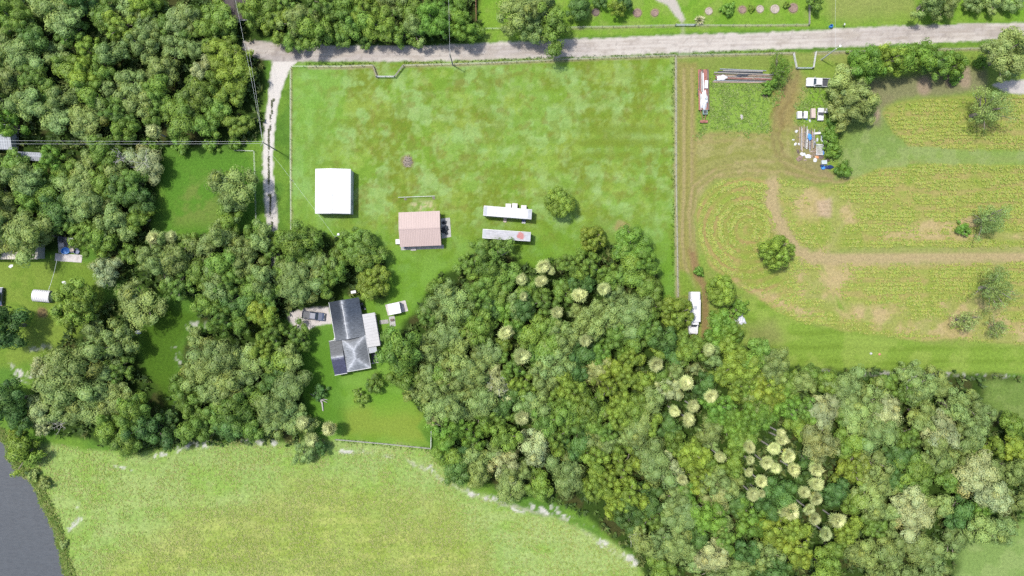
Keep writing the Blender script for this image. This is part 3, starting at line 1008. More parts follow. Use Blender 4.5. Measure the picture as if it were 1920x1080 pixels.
# trees by the lane, around the house and in the garden of the neighbours
L('441 342 40 A;432 381 28 A;432 407 24 B;201 508 27 P;139 567 46 C ball;261 564 44 A;284 481 26 A;338 487 32 A;355 458 26 B;299 499 28 A;415 446 30 A;427 493 30 B;462 493 28 A;486 446 28 A;397 535 32 A;332 538 28 B;474 541 30 B;486 582 24 C;444 564 32 F;391 570 26 B;15 612 38 F;464 470 28 A;481 434 24 B;508 470 26 B;558 455 36 B;581 474 26 B;558 505 34 A;606 499 28 A;632 505 24 B;505 523 28 A;564 541 34 A;609 534 26 B;505 560 27 B;500 592 24 C;665 458 38 B ball;686 480 34 B;698 530 36 C ball;378 470 30 A;370 510 28 B;312 455 22 A;535 520 24 B;528 448 22 B;640 476 24 B;430 530 26 B;240 480 20 B;455 600 22 B;420 600 26 B')
L('18 752 40 F;38 785 26 F;170 622 28 A;142 678 46 A;124 726 46 A;98 699 32 P;178 726 34 A;225 643 32 A;219 693 28 B;207 750 34 A;166 761 34 A;74 764 26 T;258 773 36 B;281 806 36 F;237 827 34 B;314 785 20 F;207 797 30 B;364 634 22 A;190 670 30 A;120 770 26 A')
L('404 671 40 A;377 698 34 A;359 748 36 B;424 724 40 A;460 665 34 A;460 707 30 A;442 769 36 B;395 784 36 B;424 795 30 F;368 801 28 B;492 653 26 C;519 674 32 B;546 674 26 A;558 630 26 B;513 627 28 B;519 712 26 F;543 733 36 A;516 754 34 A;507 790 26 A;540 784 30 A;567 849 20 A;602 834 15 F;470 800 26 B;480 740 26 B;395 730 28 A;578 800 18 A;340 720 22 B')
L('750 659 42 B;756 701 32 B;786 727 26 A;816 541 20 B;804 585 26 B;775 680 26 B')
# north side of the road
L('475 22 26 B;499 18 30 B;514 38 30 C;561 33 32 A;550 77 22 B;588 62 32 B;606 12 30 B;644 18 28 B;644 60 22 B;686 24 26 C;677 45 26 B;683 77 14 B;715 47 34 C;736 12 28 A;769 21 28 B;775 53 26 A;775 80 12 B;813 45 34 D;822 18 28 D;866 53 30 D;861 18 28 D;888 59 17 D;530 10 26 B;745 65 20 B;975 36 40 A;1034 50 38 B;1013 18 36 A;1084 12 24 F;1126 0 14 F;1158 15 16 C;1173 5 16 F;1525 8 16 B;1741 2 30 A;1776 9 24 A;1830 4 18 A;1865 2 20 A;1000 60 24 A;1900 2 18 A')
# big wood: upper part
L('920 481 40 B;902 547 34 B;855 558 38 A;948 518 28 B;1069 500 26 B;1102 500 28 B;1158 559 24 A;1176 518 28 B;1179 482 28 B;1215 541 28 B;1188 592 36 A;1132 595 32 A;1206 615 30 B;1058 547 24 B;1019 565 26 B;981 577 26 F;924 547 30 B;939 583 24 D;898 615 32 B;1004 624 30 B;1046 618 28 B;1112 447 26 C ball;1186 462 40 D;1210 495 26 D;1271 586 32 C ball;820 573 30 A;824 591 20 P;842 620 34 A;891 624 28 A;913 573 24 F;973 573 26 A;940 649 20 C;1058 632 28 A;802 662 28 A;807 689 28 A;853 667 30 A;909 671 34 A;887 702 34 A;853 711 28 A;809 733 30 A;898 747 34 A;931 722 32 P;980 724 26 C;1018 711 30 A;1042 684 32 A;1069 722 32 C;1124 667 28 D;1164 660 14 D;1087 664 26 F;1120 696 26 T;1140 724 28 C;1102 760 34 B;1113 782 28 B;1002 764 36 A;853 767 32 A;935 760 28 F;935 793 26 B;1058 773 30 B;1169 760 30 C;1089 593 22 A;1104 620 30 A;1164 604 28 A;1242 633 26 F;1182 635 24 B;1184 675 26 C;1178 711 28 C;1202 713 22 C;1238 660 18 C;1264 695 22 A;1291 653 28 B;1300 691 15 T;1256 731 26 P;1224 753 30 A;1371 662 24 C;1393 691 34 C;1349 702 26 C;1438 680 30 A;1382 724 28 C;1438 735 34 C;1420 762 28 A;1344 769 34 D;1375 791 34 D;1411 780 32 D;1335 807 28 A;1093 764 24 B;1115 780 20 A;1160 775 28 C;1193 767 30 B;1187 802 34 A;1220 795 26 C;1255 802 24 F;1131 804 26 B;1320 725 22 F;1240 705 22 B;1010 660 26 B;960 690 26 B;1035 650 24 B;990 545 24 B;1150 630 24 B;1310 655 24 B;1225 575 24 B;965 610 20 D;870 590 24 B;1260 665 22 F;1030 740 26 B;960 740 22 F;1080 700 24 F;1150 690 22 C;1140 520 22 B;1090 530 24 F;880 500 26 B;845 650 24 B;825 710 24 B;870 735 26 A')
# big wood: lower part
L('833 769 34 A;839 810 34 D;842 849 28 B;857 878 30 F;893 849 30 A;952 873 30 P;996 837 34 P;901 884 28 A;961 905 34 A;1058 887 36 A;1011 911 26 B;890 810 30 D;946 813 34 B;1020 784 34 B;1041 819 30 B;1079 837 28 F;1121 828 34 A;1079 790 34 B;1115 864 32 C;1168 874 32 C;1112 905 30 C;1180 922 32 C;1168 950 26 F;1186 806 30 A;1232 872 38 A;1210 855 30 A;1254 877 28 P;1135 908 30 C;1152 944 26 C;1185 972 28 F;1215 935 28 F;1221 969 28 B;1271 935 26 A;1274 969 36 A;1296 850 34 C;1307 897 28 C;1334 835 15 A;1346 905 28 A;1368 902 24 A;1343 936 26 T;1290 925 26 D;1327 969 34 D;1360 977 22 A;1379 830 24 B;1413 980 36 D;1207 1022 32 A;1232 1016 28 A;1265 1019 34 A;1329 1041 34 P;1296 1055 28 A;1360 1019 26 B;1385 1069 28 A;1240 1069 26 B;1370 870 24 B;1385 950 24 F;1310 1010 24 F;870 835 20 F;925 850 22 A;980 880 22 A;1160 835 22 B;1270 830 24 B;1330 870 20 B')
L('1329 668 22 A;1284 650 22 B;1418 669 30 B;1447 690 32 A;1444 734 28 B;1412 740 24 D;1501 713 28 A;1524 706 22 B;1589 719 34 A;1548 767 34 P;1507 767 28 B;1610 772 40 A;1640 752 30 A;1667 775 34 P;1702 697 26 A;1714 725 34 A;1726 775 34 A;1690 740 26 B;1535 828 38 T;1627 800 30 A;1645 813 34 A;1639 867 32 A;1598 878 32 C;1687 858 30 F;1760 804 40 P;1805 819 34 A;1746 831 30 A;1755 864 30 A;1719 890 38 B;1829 893 40 P;1852 920 34 P;1864 878 30 A;1858 834 20 C;1900 837 24 C;1894 798 26 B;1900 878 30 A;1645 914 28 A;1627 944 34 A;1701 938 30 P;1716 973 36 P;1675 961 26 A;1755 953 30 A;1586 991 28 C;1610 1027 34 A;1672 1027 34 A;1731 1027 34 A;1790 1012 30 A;1844 997 34 A;1879 988 28 A;1906 944 26 A;1841 950 26 D;1494 997 30 C;1450 997 34 C;1435 1035 28 A;1494 1035 34 C;1450 1068 28 F;1544 1062 30 B;1464 926 30 F;1562 923 26 F;1746 1066 28 A;1590 830 28 B;1580 770 24 B;1470 760 28 D;1480 720 26 B;1690 815 26 B;1780 760 30 A;1815 760 28 A;1760 725 28 A;1840 780 26 A;1780 900 28 B;1680 900 24 F;1790 960 26 F;1560 1030 24 B;1640 985 26 B;1660 720 22 B;1550 715 22 B;1600 940 24 B;1420 720 24 C;1440 785 26 D;1500 800 24 B;1395 815 22 B;1440 950 22 F;1510 860 20 F;1935 880 30 A;1820 850 26 B;1790 860 24 A;1510 905 22 F;1640 1068 28 A;1700 1075 28 A;1400 1030 24 F;1340 1075 26 A')
# single trees on the lawn, in the yard and in the fields
L('1050 378 30 C ball;1880 106 46 Y fine;1580 150 27 Y round;1602 190 38 Y fine;1578 214 28 Y moss;1620 205 26 Y moss;1352 544 29 C ball;1455 472 33 C ball;1850 206 44 A wispy;1852 410 35 A wispy;1865 540 40 A wispy;1810 600 24 Y wispy;1870 615 20 A wispy;1620 122 36 D round;1665 115 32 C fine;1712 112 36 D round;1752 116 30 B fine;1780 122 26 D round;1460 130 26 D wispy')
# shrubs
L('676 745 17 B bush;702 720 19 B bush;45 848 36 C bush;86 797 20 P bush;1352 606 28 D bush;1340 632 22 D bush;1372 628 22 D bush;1385 578 18 D bush;1555 262 18 D bush;1560 245 18 D bush;1563 285 15 D bush;1580 318 16 D bush;1566 230 16 D bush;1364 16 13 D bush;1408 16 7 C bush;1475 10 7 C bush;1790 145 16 D bush;30 815 14 C bush;85 905 12 Y bush;120 1020 8 Y bush;62 890 11 Y bush;600 735 16 F bush;1310 510 10 D bush;1838 116 12 D bush;1445 158 12 D bush;1602 105 14 D bush;1437 171 9 D bush;280 275 18 D bush;340 272 18 D bush;395 272 16 D bush;440 270 14 D bush;1805 430 14 D bush')
for t in T_:
    put_tree(*t)

# ------------------------------------------------------------------ palms
def palm_meshes(seed, Rp=1.9):
    r = np.random.default_rng(seed)
    mb = MB()
    n = 40
    for i in range(n):
        f_ = i / n
        el = R(64 - 88 * f_ + r.normal(0, 7))
        az = i * 2.399963 + r.normal(0, .15)
        d = Vector((math.cos(az) * math.cos(el), math.sin(az) * math.cos(el), math.sin(el)))
        side = Vector((-math.sin(az), math.cos(az), 0))
        up = d.cross(side) * -1
        Ls = Rp * r.uniform(.22, .42)
        tip0 = d * Ls
        t = r.uniform(.6, 1.3)
        dead = i >= n - 3
        col = (t * 1.0, t * 1.0, t * .9) if not dead else (t * 1.2, t * .9, t * .7)
        mb.tube((0, 0, 0), tip0, .035, .02, 4, (col[0] * .9, col[1] * .95, col[2] * .8))
        seg = 7
        for k in range(seg):
            a = (k - (seg - 1) / 2) / (seg - 1) * R(120)
            lw = r.uniform(.8, 1.2) if k == 0 else lw
            ln = lw * Rp * .66 * (1 - .3 * abs(k - 3) / 3) * r.uniform(.9, 1.1)
            dd = (d * math.cos(a) + side * math.sin(a)).normalized()
            mid = tip0 + dd * ln * .55
            end = tip0 + dd * ln + Vector((0, 0, -.22 * ln))
            w = side * math.cos(a) - d * math.sin(a)
            hw = .13 * Rp / 1.9
            mb.add([tip0 - w * .02, mid - w * hw + up * .03, end, mid + w * hw + up * .03], [(0, 1, 2), (0, 2, 3)], tuple(np.array(col) * r.uniform(.85, 1.15) * (np.array([1, 1, 1]) * (1 - f_ ** 2) + np.array([.55, .72, .5]) * f_ ** 2)))
    for i in range(14):
        az = i * 2.4
        el = R(r.uniform(15, 55))
        d = Vector((math.cos(az) * math.cos(el), math.sin(az) * math.cos(el), math.sin(el)))
        s = Vector((-d.y, d.x, 0)).normalized() * .14
        t = r.uniform(.8, 1.3)
        z_ = Vector((0, 0, .45 * Rp))
        mb.add([z_, z_ + d * Rp * .3 - s, z_ + d * Rp * .55, z_ + d * Rp * .3 + s], [(0, 1, 2, 3)], (t, t, t * .9))
    crown_me = mb.mesh('palm_crown', True)
    crown_me.materials.append(M_BLADE)
    tb = MB()
    tb.path([(0, 0, -1.0), (.02, .01, -.6), (0, 0, 0)], .26, .2, 7)
    boots = tb.mesh('boots')
    boots.materials.append(M_STRAW)
    return crown_me, boots


PALM = [palm_meshes(s) for s in (1, 2, 3, 4, 5, 6)]
PALMS = []


def palm_trunk_mesh(h, seed):
    r = np.random.default_rng(seed)
    mb = MB()
    a = (r.normal(0, .12), r.normal(0, .12))
    pts = [(a[0] * t * (t - 1) * h * .3, a[1] * t * (t - 1) * h * .3, -.15 + (h + .15) * t) for t in np.linspace(0, 1, 7)]
    mb.path(pts, .21, .15, 8)
    m = mb.mesh('palm_trunk')
    m.materials.append(M_DEADWOOD)
    return m


def put_palm(px, py, r, h=10.5, tone=1.0, green=0.0):
    h -= 2.2
    x, y = W(px, py, h)
    i = int(px + py) % 6
    rr0 = random.Random(int(px * 5 + py * 11))
    h += rr0.uniform(-.9, .5)
    x, y = W(px, py, h)
    root = bpy.data.objects.new('palm_tree', None)
    COL.objects.link(root)
    root.location = (x, y, 0)
    Rm = r / PPM * (1 - h / ALT) * rr0.uniform(.9, 1.12)
    s = Rm / 1.9
    cm, bm_ = PALM[i]
    c = bpy.data.objects.new('crown', cm)
    c.location = (0, 0, h)
    c.scale = (s * rr0.uniform(.85, 1.15), s * rr0.uniform(.85, 1.15), s * rr0.uniform(.8, 1.1))
    rr = random.Random(int(px * 3 + py))
    c.rotation_euler = (rr.uniform(-.25, .25), rr.uniform(-.25, .25), rr.uniform(0, 6.28))
    base = np.array([.38, .395, .19]) * (1 - green) + np.array([.19, .25, .11]) * green
    c.color = (*(base * tone * rr.uniform(.75, 1.1)), 1)
    c['kind'] = 'stuff'
    b = bpy.data.objects.new('leaf_base', bm_)
    b.location = (0, 0, h - .05)
    b.scale = (s, s, s)
    t = bpy.data.objects.new('trunk', palm_trunk_mesh(h - .3, int(px + 7 * py)))
    for o in (c, b, t):
        COL.objects.link(o)
        o.parent = root
    PALMS.append((root, px, py, r, green))


for q in ('287 246 15 9 .5;287 446 15 9 0;320 443 12 8 .5;838 30 12 8 .6;978 523 13 9 .4;1019 500 16 10 .1;1015 527 14 10 0;1034 508 10 9 .3;1087 553 17 11 .15;1044 586 13 11 .15;1132 542 14 11 .4;949 624 16 11 .15;1098 638 15 11 .35;982 556 10 10 .4;978 669 16 10 .4;978 784 15 11 .25;'
          '1231 684 15 11 .1;1287 718 14 11 .05;1333 743 15 11 0;1300 762 14 11 .2;1292 787 17 11 .1;1265 771 14 11 .15;1329 655 15 10 .5;1279 899 12 11 .1;1351 857 13 11 .2;1406 838 14 11 .1;1407 863 12 10 .35;1404 886 12 10 .2;1428 902 14 11 0;1413 927 14 11 .3;1427 925 11 10 .3;'
          '1466 824 15 11 .1;1451 841 14 11 .25;1478 855 15 11 .1;1438 868 14 11 .15;1455 878 15 11 .25;1488 880 15 11 0;1530 880 16 11 .1;1531 907 15 11 .3;1509 923 15 11 .2;1530 935 15 11 .25;1481 958 19 11 0;1517 955 14 10 .5;1528 973 15 11 .25;1571 976 17 11 .1;1549 1001 15 10 .6;1465 812 10 11 .1;'
          '810 790 13 8 .1;617 804 16 8 .1;584 825 18 7 .5;567 792 17 8 .4').split(';'):
    a = [float(x) for x in q.split()]
    put_palm(a[0], a[1], a[2], a[3], 1.0, a[4])

# ------------------------------------------------------------------ low cover: crops, meadow tufts, weeds, bank plants
def sample(mask, n, r):
    """random plan points in photograph pixels where the mask (on the sheet) is high"""
    p = mask.reshape(-1) / mask.sum()
    k = r.choice(p.size, n, p=p)
    x = PX.reshape(-1)[k] + r.uniform(-1.5, 1.5, n)
    y = PY.reshape(-1)[k] + r.uniform(-1.5, 1.5, n)
    z = ZZ.reshape(-1)[k]
    return x, y, z


def tufts(name, x, y, z, cols, blades, h, w, spread, seed, label, cat, flat=False, parent=None):
    """each tuft: blades (or broad leaves when flat) fanning out of one point"""
    r = np.random.default_rng(seed)
    n = len(x)
    bx = (x - 960) / PPM
    by = (540 - y) / PPM
    V = []
    Cc = []
    hs = h * r.uniform(.6, 1.4, n)
    for b in range(blades):
        az = r.uniform(0, 2 * np.pi, n)
        dx, dy = np.cos(az), np.sin(az)
        sp = spread * r.uniform(.4, 1.2, n) * hs / h
        ww = w * r.uniform(.6, 1.3, n) * .5
        b0 = np.stack([bx, by, z - .03], 1)
        side = np.stack([-dy * ww, dx * ww, 0 * ww], 1)
        if flat:
            b0 = np.stack([bx, by, z + hs * .85], 1)
            mid = np.stack([bx + dx * sp * .5, by + dy * sp * .5, z + hs], 1)
            tip = np.stack([bx + dx * sp, by + dy * sp, z + hs * r.uniform(.7, 1.0, n)], 1)
        else:
            mid = np.stack([bx + dx * sp * .5, by + dy * sp * .5, z + hs * .75], 1)
            tip = np.stack([bx + dx * sp, by + dy * sp, z + hs * r.uniform(.6, 1.1, n)], 1)
        V.append(np.stack([b0, mid - side, tip, mid + side], 1))
        c = cols * r.uniform(.75, 1.25, (n, 1))
        Cc.append(np.repeat(c[:, None, :], 4, 1))
    V = np.concatenate(V).reshape(-1, 3)
    Cc = np.concatenate(Cc).reshape(-1, 3)
    f = np.arange(len(V)).reshape(-1, 4)
    me = np_mesh(name, V, f, np.concatenate([Cc, np.ones((len(Cc), 1))], 1))
    me.materials.append(M_BLADE)
    o = bpy.data.objects.new(name, me)
    COL.objects.link(o)
    o.color = (1, 1, 1, 1)
    tag(o, label, cat, kind='stuff')
    return o


r_ = np.random.default_rng(77)


def mixcol(n, pairs, r=r_):
    k = r.integers(0, len(pairs), n)
    return np.array(pairs)[k]


ROWS = .55 + .45 * np.sin(PY / 1.25 + (N(90, 301, 2) - .5) * 10)
ARCROW = .55 + .45 * np.sin(np.hypot(PX - 1400, PY - 430) / 1.9)
rowf = np.where(PX < 1470, ARCROW * (1 - .85 * sm(bandl, -.1, .7)), ROWS * (1 - .65 * sm(np.sin(PY / 4.6 + (N(120, 149, 3) - .5) * 9), .1, .8)))
cm = crop_m * (.35 + .65 * sm(N(9, 309, 4), .4, .6)) * (1 - .82 * bare) * np.clip(sm(N(34, 305, 4), .32, .56), .15, 1) * rowf
cm[cm < .08] = 0
cm *= (1 - band([(1450, 344), (1446, 380), (1462, 420), (1490, 466), (1520, 484), (1580, 484), (1960, 478)], 11, 4, .6))
x, y, z = sample(cm, 30000, r_)
yel = alb(196, 196, 74)
tufts('crop_plants', x, y, z, mixcol(len(x), [alb(224, 230, 112), alb(212, 226, 100), alb(188, 218, 94), alb(226, 224, 128), alb(200, 222, 106)]), 5, .22, .20, .27, 401, 'low yellow-green crop plants in the field beyond the fence', 'crop plants', True)
mt = mm * (.5 + .5 * rough) * np.clip(sm(N(26, 307, 4), .3, .62), .2, 1) * (1 - sand) * (1 - sm(pond_sd, -8, -2))
x, y, z = sample(mt, 30000, r_)
tufts('tall_grass', x, y, z, mixcol(len(x), [alb(206, 222, 110), alb(190, 212, 92), alb(214, 222, 134), alb(168, 200, 78), alb(222, 222, 140)]), 4, .12, .12, .30, 402, 'tall rough grass tufts all over the wide meadow', 'grass', True)
wm = (area([(1325, 150), (1470, 150), (1450, 200), (1440, 246), (1400, 252), (1350, 244), (1310, 252), (1312, 160)], 12, 1.6) + area([(1500, 165), (1560, 160), (1560, 230), (1490, 228)], 8)
      + area([(1335, 560), (1390, 560), (1400, 640), (1370, 660), (1330, 640)], 8) + area([(1535, 240), (1575, 240), (1580, 300), (1550, 310)], 6)) * np.clip(sm(N(20, 311, 3), .35, .6), .2, 1)
x, y, z = sample(wm, 3000, r_)
tufts('weeds', x, y, z, mixcol(len(x), [alb(180, 212, 106), alb(168, 206, 88), alb(192, 214, 126), alb(152, 194, 84)]), 5, .20, .18, .42, 403, 'bright green weeds growing up among the junk in the yard', 'weeds')
bm_m = sm(pond_sd, -22, -8) * (1 - sm(pond_sd, -1, 4)) * (PX > -40) * (PX < 200)
x, y, z = sample(bm_m, 2600, r_)
tufts('bank_plants', x, y, z, mixcol(len(x), [alb(176, 202, 96), alb(156, 190, 84), alb(196, 204, 120), alb(130, 170, 70)]), 6, .35, .16, .5, 404, 'leafy reeds and weeds lining the edge of the pond', 'bank plants')
# understorey between the trees
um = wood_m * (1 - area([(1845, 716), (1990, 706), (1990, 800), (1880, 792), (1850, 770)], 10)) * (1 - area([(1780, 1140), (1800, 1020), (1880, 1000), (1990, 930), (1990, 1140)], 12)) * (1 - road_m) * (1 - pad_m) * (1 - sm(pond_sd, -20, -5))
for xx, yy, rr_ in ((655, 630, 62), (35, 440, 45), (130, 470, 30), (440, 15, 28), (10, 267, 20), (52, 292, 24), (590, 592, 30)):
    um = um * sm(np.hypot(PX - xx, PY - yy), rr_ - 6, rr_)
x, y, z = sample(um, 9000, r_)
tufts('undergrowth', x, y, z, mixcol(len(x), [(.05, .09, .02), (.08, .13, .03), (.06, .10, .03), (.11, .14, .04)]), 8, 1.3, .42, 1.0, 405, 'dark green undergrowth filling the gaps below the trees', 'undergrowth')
# grass crown of the driveway
dl = line_dist([(512, 185), (506, 235), (503, 281), (503, 330), (508, 400), (511, 440)])
x, y, z = sample((dl < 1.6) * np.clip(sm(N(12, 313, 3), .3, .6), .1, 1), 900, r_)
tufts('driveway_grass', x, y, z, mixcol(len(x), [alb(96, 110, 62), alb(120, 130, 80), alb(84, 104, 50)]), 4, .1, .07, .2, 407, 'thin strip of grass down the middle of the driveway', 'grass', True)
# lawn edges: short tufts along fences
fm_ = np.maximum.reduce([band([(580, 122), (700, 120)], 3, 2), band([(1262, 112), (1262, 556)], 2.5, 2), band([(760, 120), (1260, 103)], 3, 2), band([(1300, 100), (1480, 96)], 3, 2), band([(632, 826), (806, 843)], 4, 3)])
x, y, z = sample(fm_, 900, r_)
tufts('fence_line_grass', x, y, z, mixcol(len(x), [alb(128, 170, 56), alb(150, 180, 80), alb(104, 148, 36)]), 5, .3, .08, .25, 406, 'unmown grass growing along the foot of the fences', 'grass')

# ------------------------------------------------------------------ buildings
def opening(parent, kind, face, a, z0, w, h, wall, mat_frame=None, mat_pane=None):
    """window or door on a wall plane: face 'x+','x-','y+','y-', wall = plane coordinate, a = centre along the wall"""
    sgn = 1 if face[1] == '+' else -1
    d0, d1 = (wall - .02 * sgn, wall + .06 * sgn)
    d0, d1 = min(d0, d1), max(d0, d1)

    def bx(mb, a0, a1, za, zb, e=0.0):
        lo, hi = (d0, d1 + e) if sgn > 0 else (d0 - e, d1)
        if face[0] == 'x': mb.box(lo, hi, a0, a1, za, zb)
        else: mb.box(a0, a1, lo, hi, za, zb)
    f = MB()
    t = .07
    bx(f, a - w / 2 - t, a - w / 2, z0 - t, z0 + h + t)
    bx(f, a + w / 2, a + w / 2 + t, z0 - t, z0 + h + t)
    bx(f, a - w / 2, a + w / 2, z0 + h, z0 + h + t)
    if kind == 'window':
        bx(f, a - w / 2, a + w / 2, z0 - t, z0)
    fr = f.build(kind, mat_frame or M_WHITEPAINT, parent)
    p = MB()
    bx(p, a - w / 2, a + w / 2, z0, z0 + h, -.025)
    p.build('pane' if kind == 'window' else 'door_leaf', mat_pane or (M_GLASS if kind == 'window' else M_WHITEPAINT), fr)
    return fr


def seams(p0, p1, q0, q1, n, w=.05, h=.05, mat=None, parent=None, name='seam', off=0.0):
    """raised seams from the line p0-p1 (eave) to q0-q1 (ridge)"""
    mb = MB()
    p0, p1, q0, q1 = map(Vector, (p0, p1, q0, q1))
    for i in range(n):
        t = (i + .5) / n
        a = p0.lerp(p1, t)
        b = q0.lerp(q1, t)
        along = (p1 - p0).normalized() * w * .5
        up = Vector((0, 0, h))
        base = Vector((0, 0, off))
        mb.add([a - along + base, a + along + base, b + along + base, b - along + base, a - along + up, a + along + up, b + along + up, b - along + up],
               [(0, 3, 2, 1), (4, 5, 6, 7), (0, 1, 5, 4), (1, 2, 6, 5), (2, 3, 7, 6), (3, 0, 4, 7)])
    o = mb.build(name, mat, parent)
    o['kind'] = 'stuff'
    return o


def gable(root, Lx, Ly, eave, ridge, mat_roof, mat_wall, over=.25, along='y', nseam=24, ridge_cap=True):
    """walls and a two-slope roof centred on the root; ridge along x or y"""
    w = MB()
    hx, hy = Lx / 2 - over, Ly / 2 - over
    if along == 'y':
        prof = [(-hx, -.1), (hx, -.1), (hx, eave - .05), (0, ridge - .12), (-hx, eave - .05)]
        w.prism(prof, -hy, hy)
    else:
        prof = [(-hy, -.1), (hy, -.1), (hy, eave - .05), (0, ridge - .12), (-hy, eave - .05)]
        w.prism(prof, -hx, hx)
        w.v = [(b, a, c) for a, b, c in w.v]
        w.f = [f[::-1] for f in w.f]
    wall = w.build('wall', mat_wall, root)
    X, Y = Lx / 2, Ly / 2
    roofs = []
    for s in (-1, 1):
        m = MB()
        if along == 'y':
            e0, e1, r0, r1 = (s * X, -Y, eave), (s * X, Y, eave), (0, -Y, ridge), (0, Y, ridge)
        else:
            e0, e1, r0, r1 = (-X, s * Y, eave), (X, s * Y, eave), (-X, 0, ridge), (X, 0, ridge)
        m.quad(e0, e1, r1, r0)
        o = m.build('roof', mat_roof, root, solid=.08)
        if o.data.polygons[0].normal.z < 0: o.data.flip_normals()
        if nseam:
            seams(e0, e1, r0, r1, nseam, .05, .045, mat_roof, o, 'seam', .002)
        roofs.append(o)
    if ridge_cap:
        m = MB()
        if along == 'y': m.prism([(-.22, ridge - .03), (0, ridge + .06), (.22, ridge - .03)], -Y, Y)
        else:
            m.prism([(-.22, ridge - .03), (0, ridge + .06), (.22, ridge - .03)], -X, X)
            m.v = [(b, a, c) for a, b, c in m.v]
        m.build('ridge_cap', mat_roof, root)
    return wall, roofs


def place(px, py, h=0, z=0.0):
    x, y = W(px, py, h)
    return (x, y, z)


# --- white metal barn
barn = empty('barn', place(624, 358.5, 3.6), R(-.3), 'white metal barn with a plain low-pitched roof on the lawn beside the driveway', 'barn')
s36 = (1 - 3.6 / ALT) / PPM
BW, BL = 66.5 * s36, 84 * s36
gable(barn, BW, BL, 3.5, 4.3, M_WHITE, M_WHITEPAINT, .12, 'y', 26)
opening(barn, 'door', 'y-', 0, 0.0, 3.4, 2.9, -BL / 2 + .12, mat_pane=M_STEEL)
opening(barn, 'door', 'x+', 2.5, 0.0, .95, 2.05, BW / 2 - .12)
opening(barn, 'window', 'x+', -2.5, 1.1, 1.2, .9, BW / 2 - .12)
opening(barn, 'window', 'x-', 0, 1.1, 1.2, .9, -BW / 2 + .12)

# --- pink roofed building
pink = empty('outbuilding', place(787, 429, 3.2), R(2.3), 'square building with a pale pink metal roof on the lawn', 'building')
s32 = (1 - 3.2 / ALT) / PPM
PW, PL = 77.5 * s32, 65 * s32
gable(pink, PW, PL, 2.9, 4.0, M_PINK, M_WALL, .3, 'x', 24)
m = MB()
m.box(-PW / 2 - .2, PW / 2 + .35, -PL / 2 - .62, -PL / 2 + .3, -.1, .09)
m.build('foundation_slab', M_CONC, pink)
opening(pink, 'door', 'y-', .8, 0.1, .95, 2.05, -PL / 2 + .3)
opening(pink, 'window', 'y-', -2.8, 1.0, 1.2, 1.0, -PL / 2 + .3)
opening(pink, 'window', 'y-', 3.4, 1.0, 1.2, 1.0, -PL / 2 + .3)
opening(pink, 'window', 'y+', -2.0, 1.0, 1.2, 1.0, PL / 2 - .3)
opening(pink, 'window', 'y+', 2.0, 1.0, 1.2, 1.0, PL / 2 - .3)
opening(pink, 'door', 'x+', .3, 0.1, .95, 2.05, PW / 2 - .3)
opening(pink, 'window', 'x-', 1.2, 1.0, 1.2, 1.0, -PW / 2 + .3)


def slab(name, pts, z, mat, label, cat, thick=.16, h=0):
    ps = [W(x, y, h) for x, y in pts]
    n = len(ps)
    cx = sum(p[0] for p in ps) / n
    cy = sum(p[1] for p in ps) / n
    m = MB()
    m.add([(p[0] - cx, p[1] - cy, z - thick) for p in ps] + [(p[0] - cx, p[1] - cy, z) for p in ps],
          [tuple(range(n)), tuple(range(2 * n - 1, n - 1, -1))] + [(i, n + i, n + (i + 1) % n, (i + 1) % n) for i in range(n)])
    o = m.build(name, mat, loc=(cx, cy, 0), bevel=.01)
    import bmesh
    bm = bmesh.new()
    bm.from_mesh(o.data)
    bmesh.ops.recalc_face_normals(bm, faces=bm.faces)
    bm.to_mesh(o.data)
    bm.free()
    return tag(o, label, cat)


slab('patio_slab', [(826.5, 410), (843.5, 408), (846, 444), (828, 447.5)], .07, M_CONC, 'grey concrete patio strewn with black clutter beside the pink-roofed building', 'patio')


def tarp_heap(name, px, py, rx, ry, hz, mat, label, cat, seed, z=0.0, rz=0.0, n=18, group=None, jag=.18):
    """crumpled sheet or rounded heap"""
    r = np.random.default_rng(seed)
    mb = MB()
    rings = 6
    ph = r.uniform(0, 6.28, 5)
    vs = [(0, 0, hz * r.uniform(.9, 1.05))]
    for k in range(1, rings + 1):
        t = k / rings
        for i in range(n):
            a = 2 * math.pi * i / n
            q = 1 + jag * (math.sin(2 * a + ph[0]) + .7 * math.sin(5 * a + ph[1]) + .5 * math.sin(9 * a + ph[2])) * t
            zz = hz * (1 - t ** 2.4) * r.uniform(.75, 1.2) if k < rings else -.03
            vs.append((rx * t * q * math.cos(a), ry * t * q * math.sin(a), zz))
    fs = [(0, 1 + i, 1 + (i + 1) % n) for i in range(n)]
    for k in range(rings - 1):
        for i in range(n):
            a0 = 1 + k * n + i
            a1 = 1 + k * n + (i + 1) % n
            fs.append((a0, a0 + n, a1 + n, a1))
    mb.add(vs, fs)
    o = mb.build(name, mat, loc=place(px, py, z + hz * .5, z), rz=rz)
    return tag(o, label, cat, group)


for i, (a, b, rx, ry, hz, nm_) in enumerate(((833, 417, .8, .45, .5, 'upper'), (834, 430, 1.0, .95, .75, 'middle'), (837, 437, .5, .5, .5, 'lower'))):
    tarp_heap('junk_heap', a, b, rx, ry, hz, M_DARK, 'black %s heap of clutter on the concrete patio by the pink-roofed building' % {'upper': 'small road-side', 'middle': 'big middle', 'lower': 'small woods-side'}[nm_], 'clutter', 50 + i, .07)


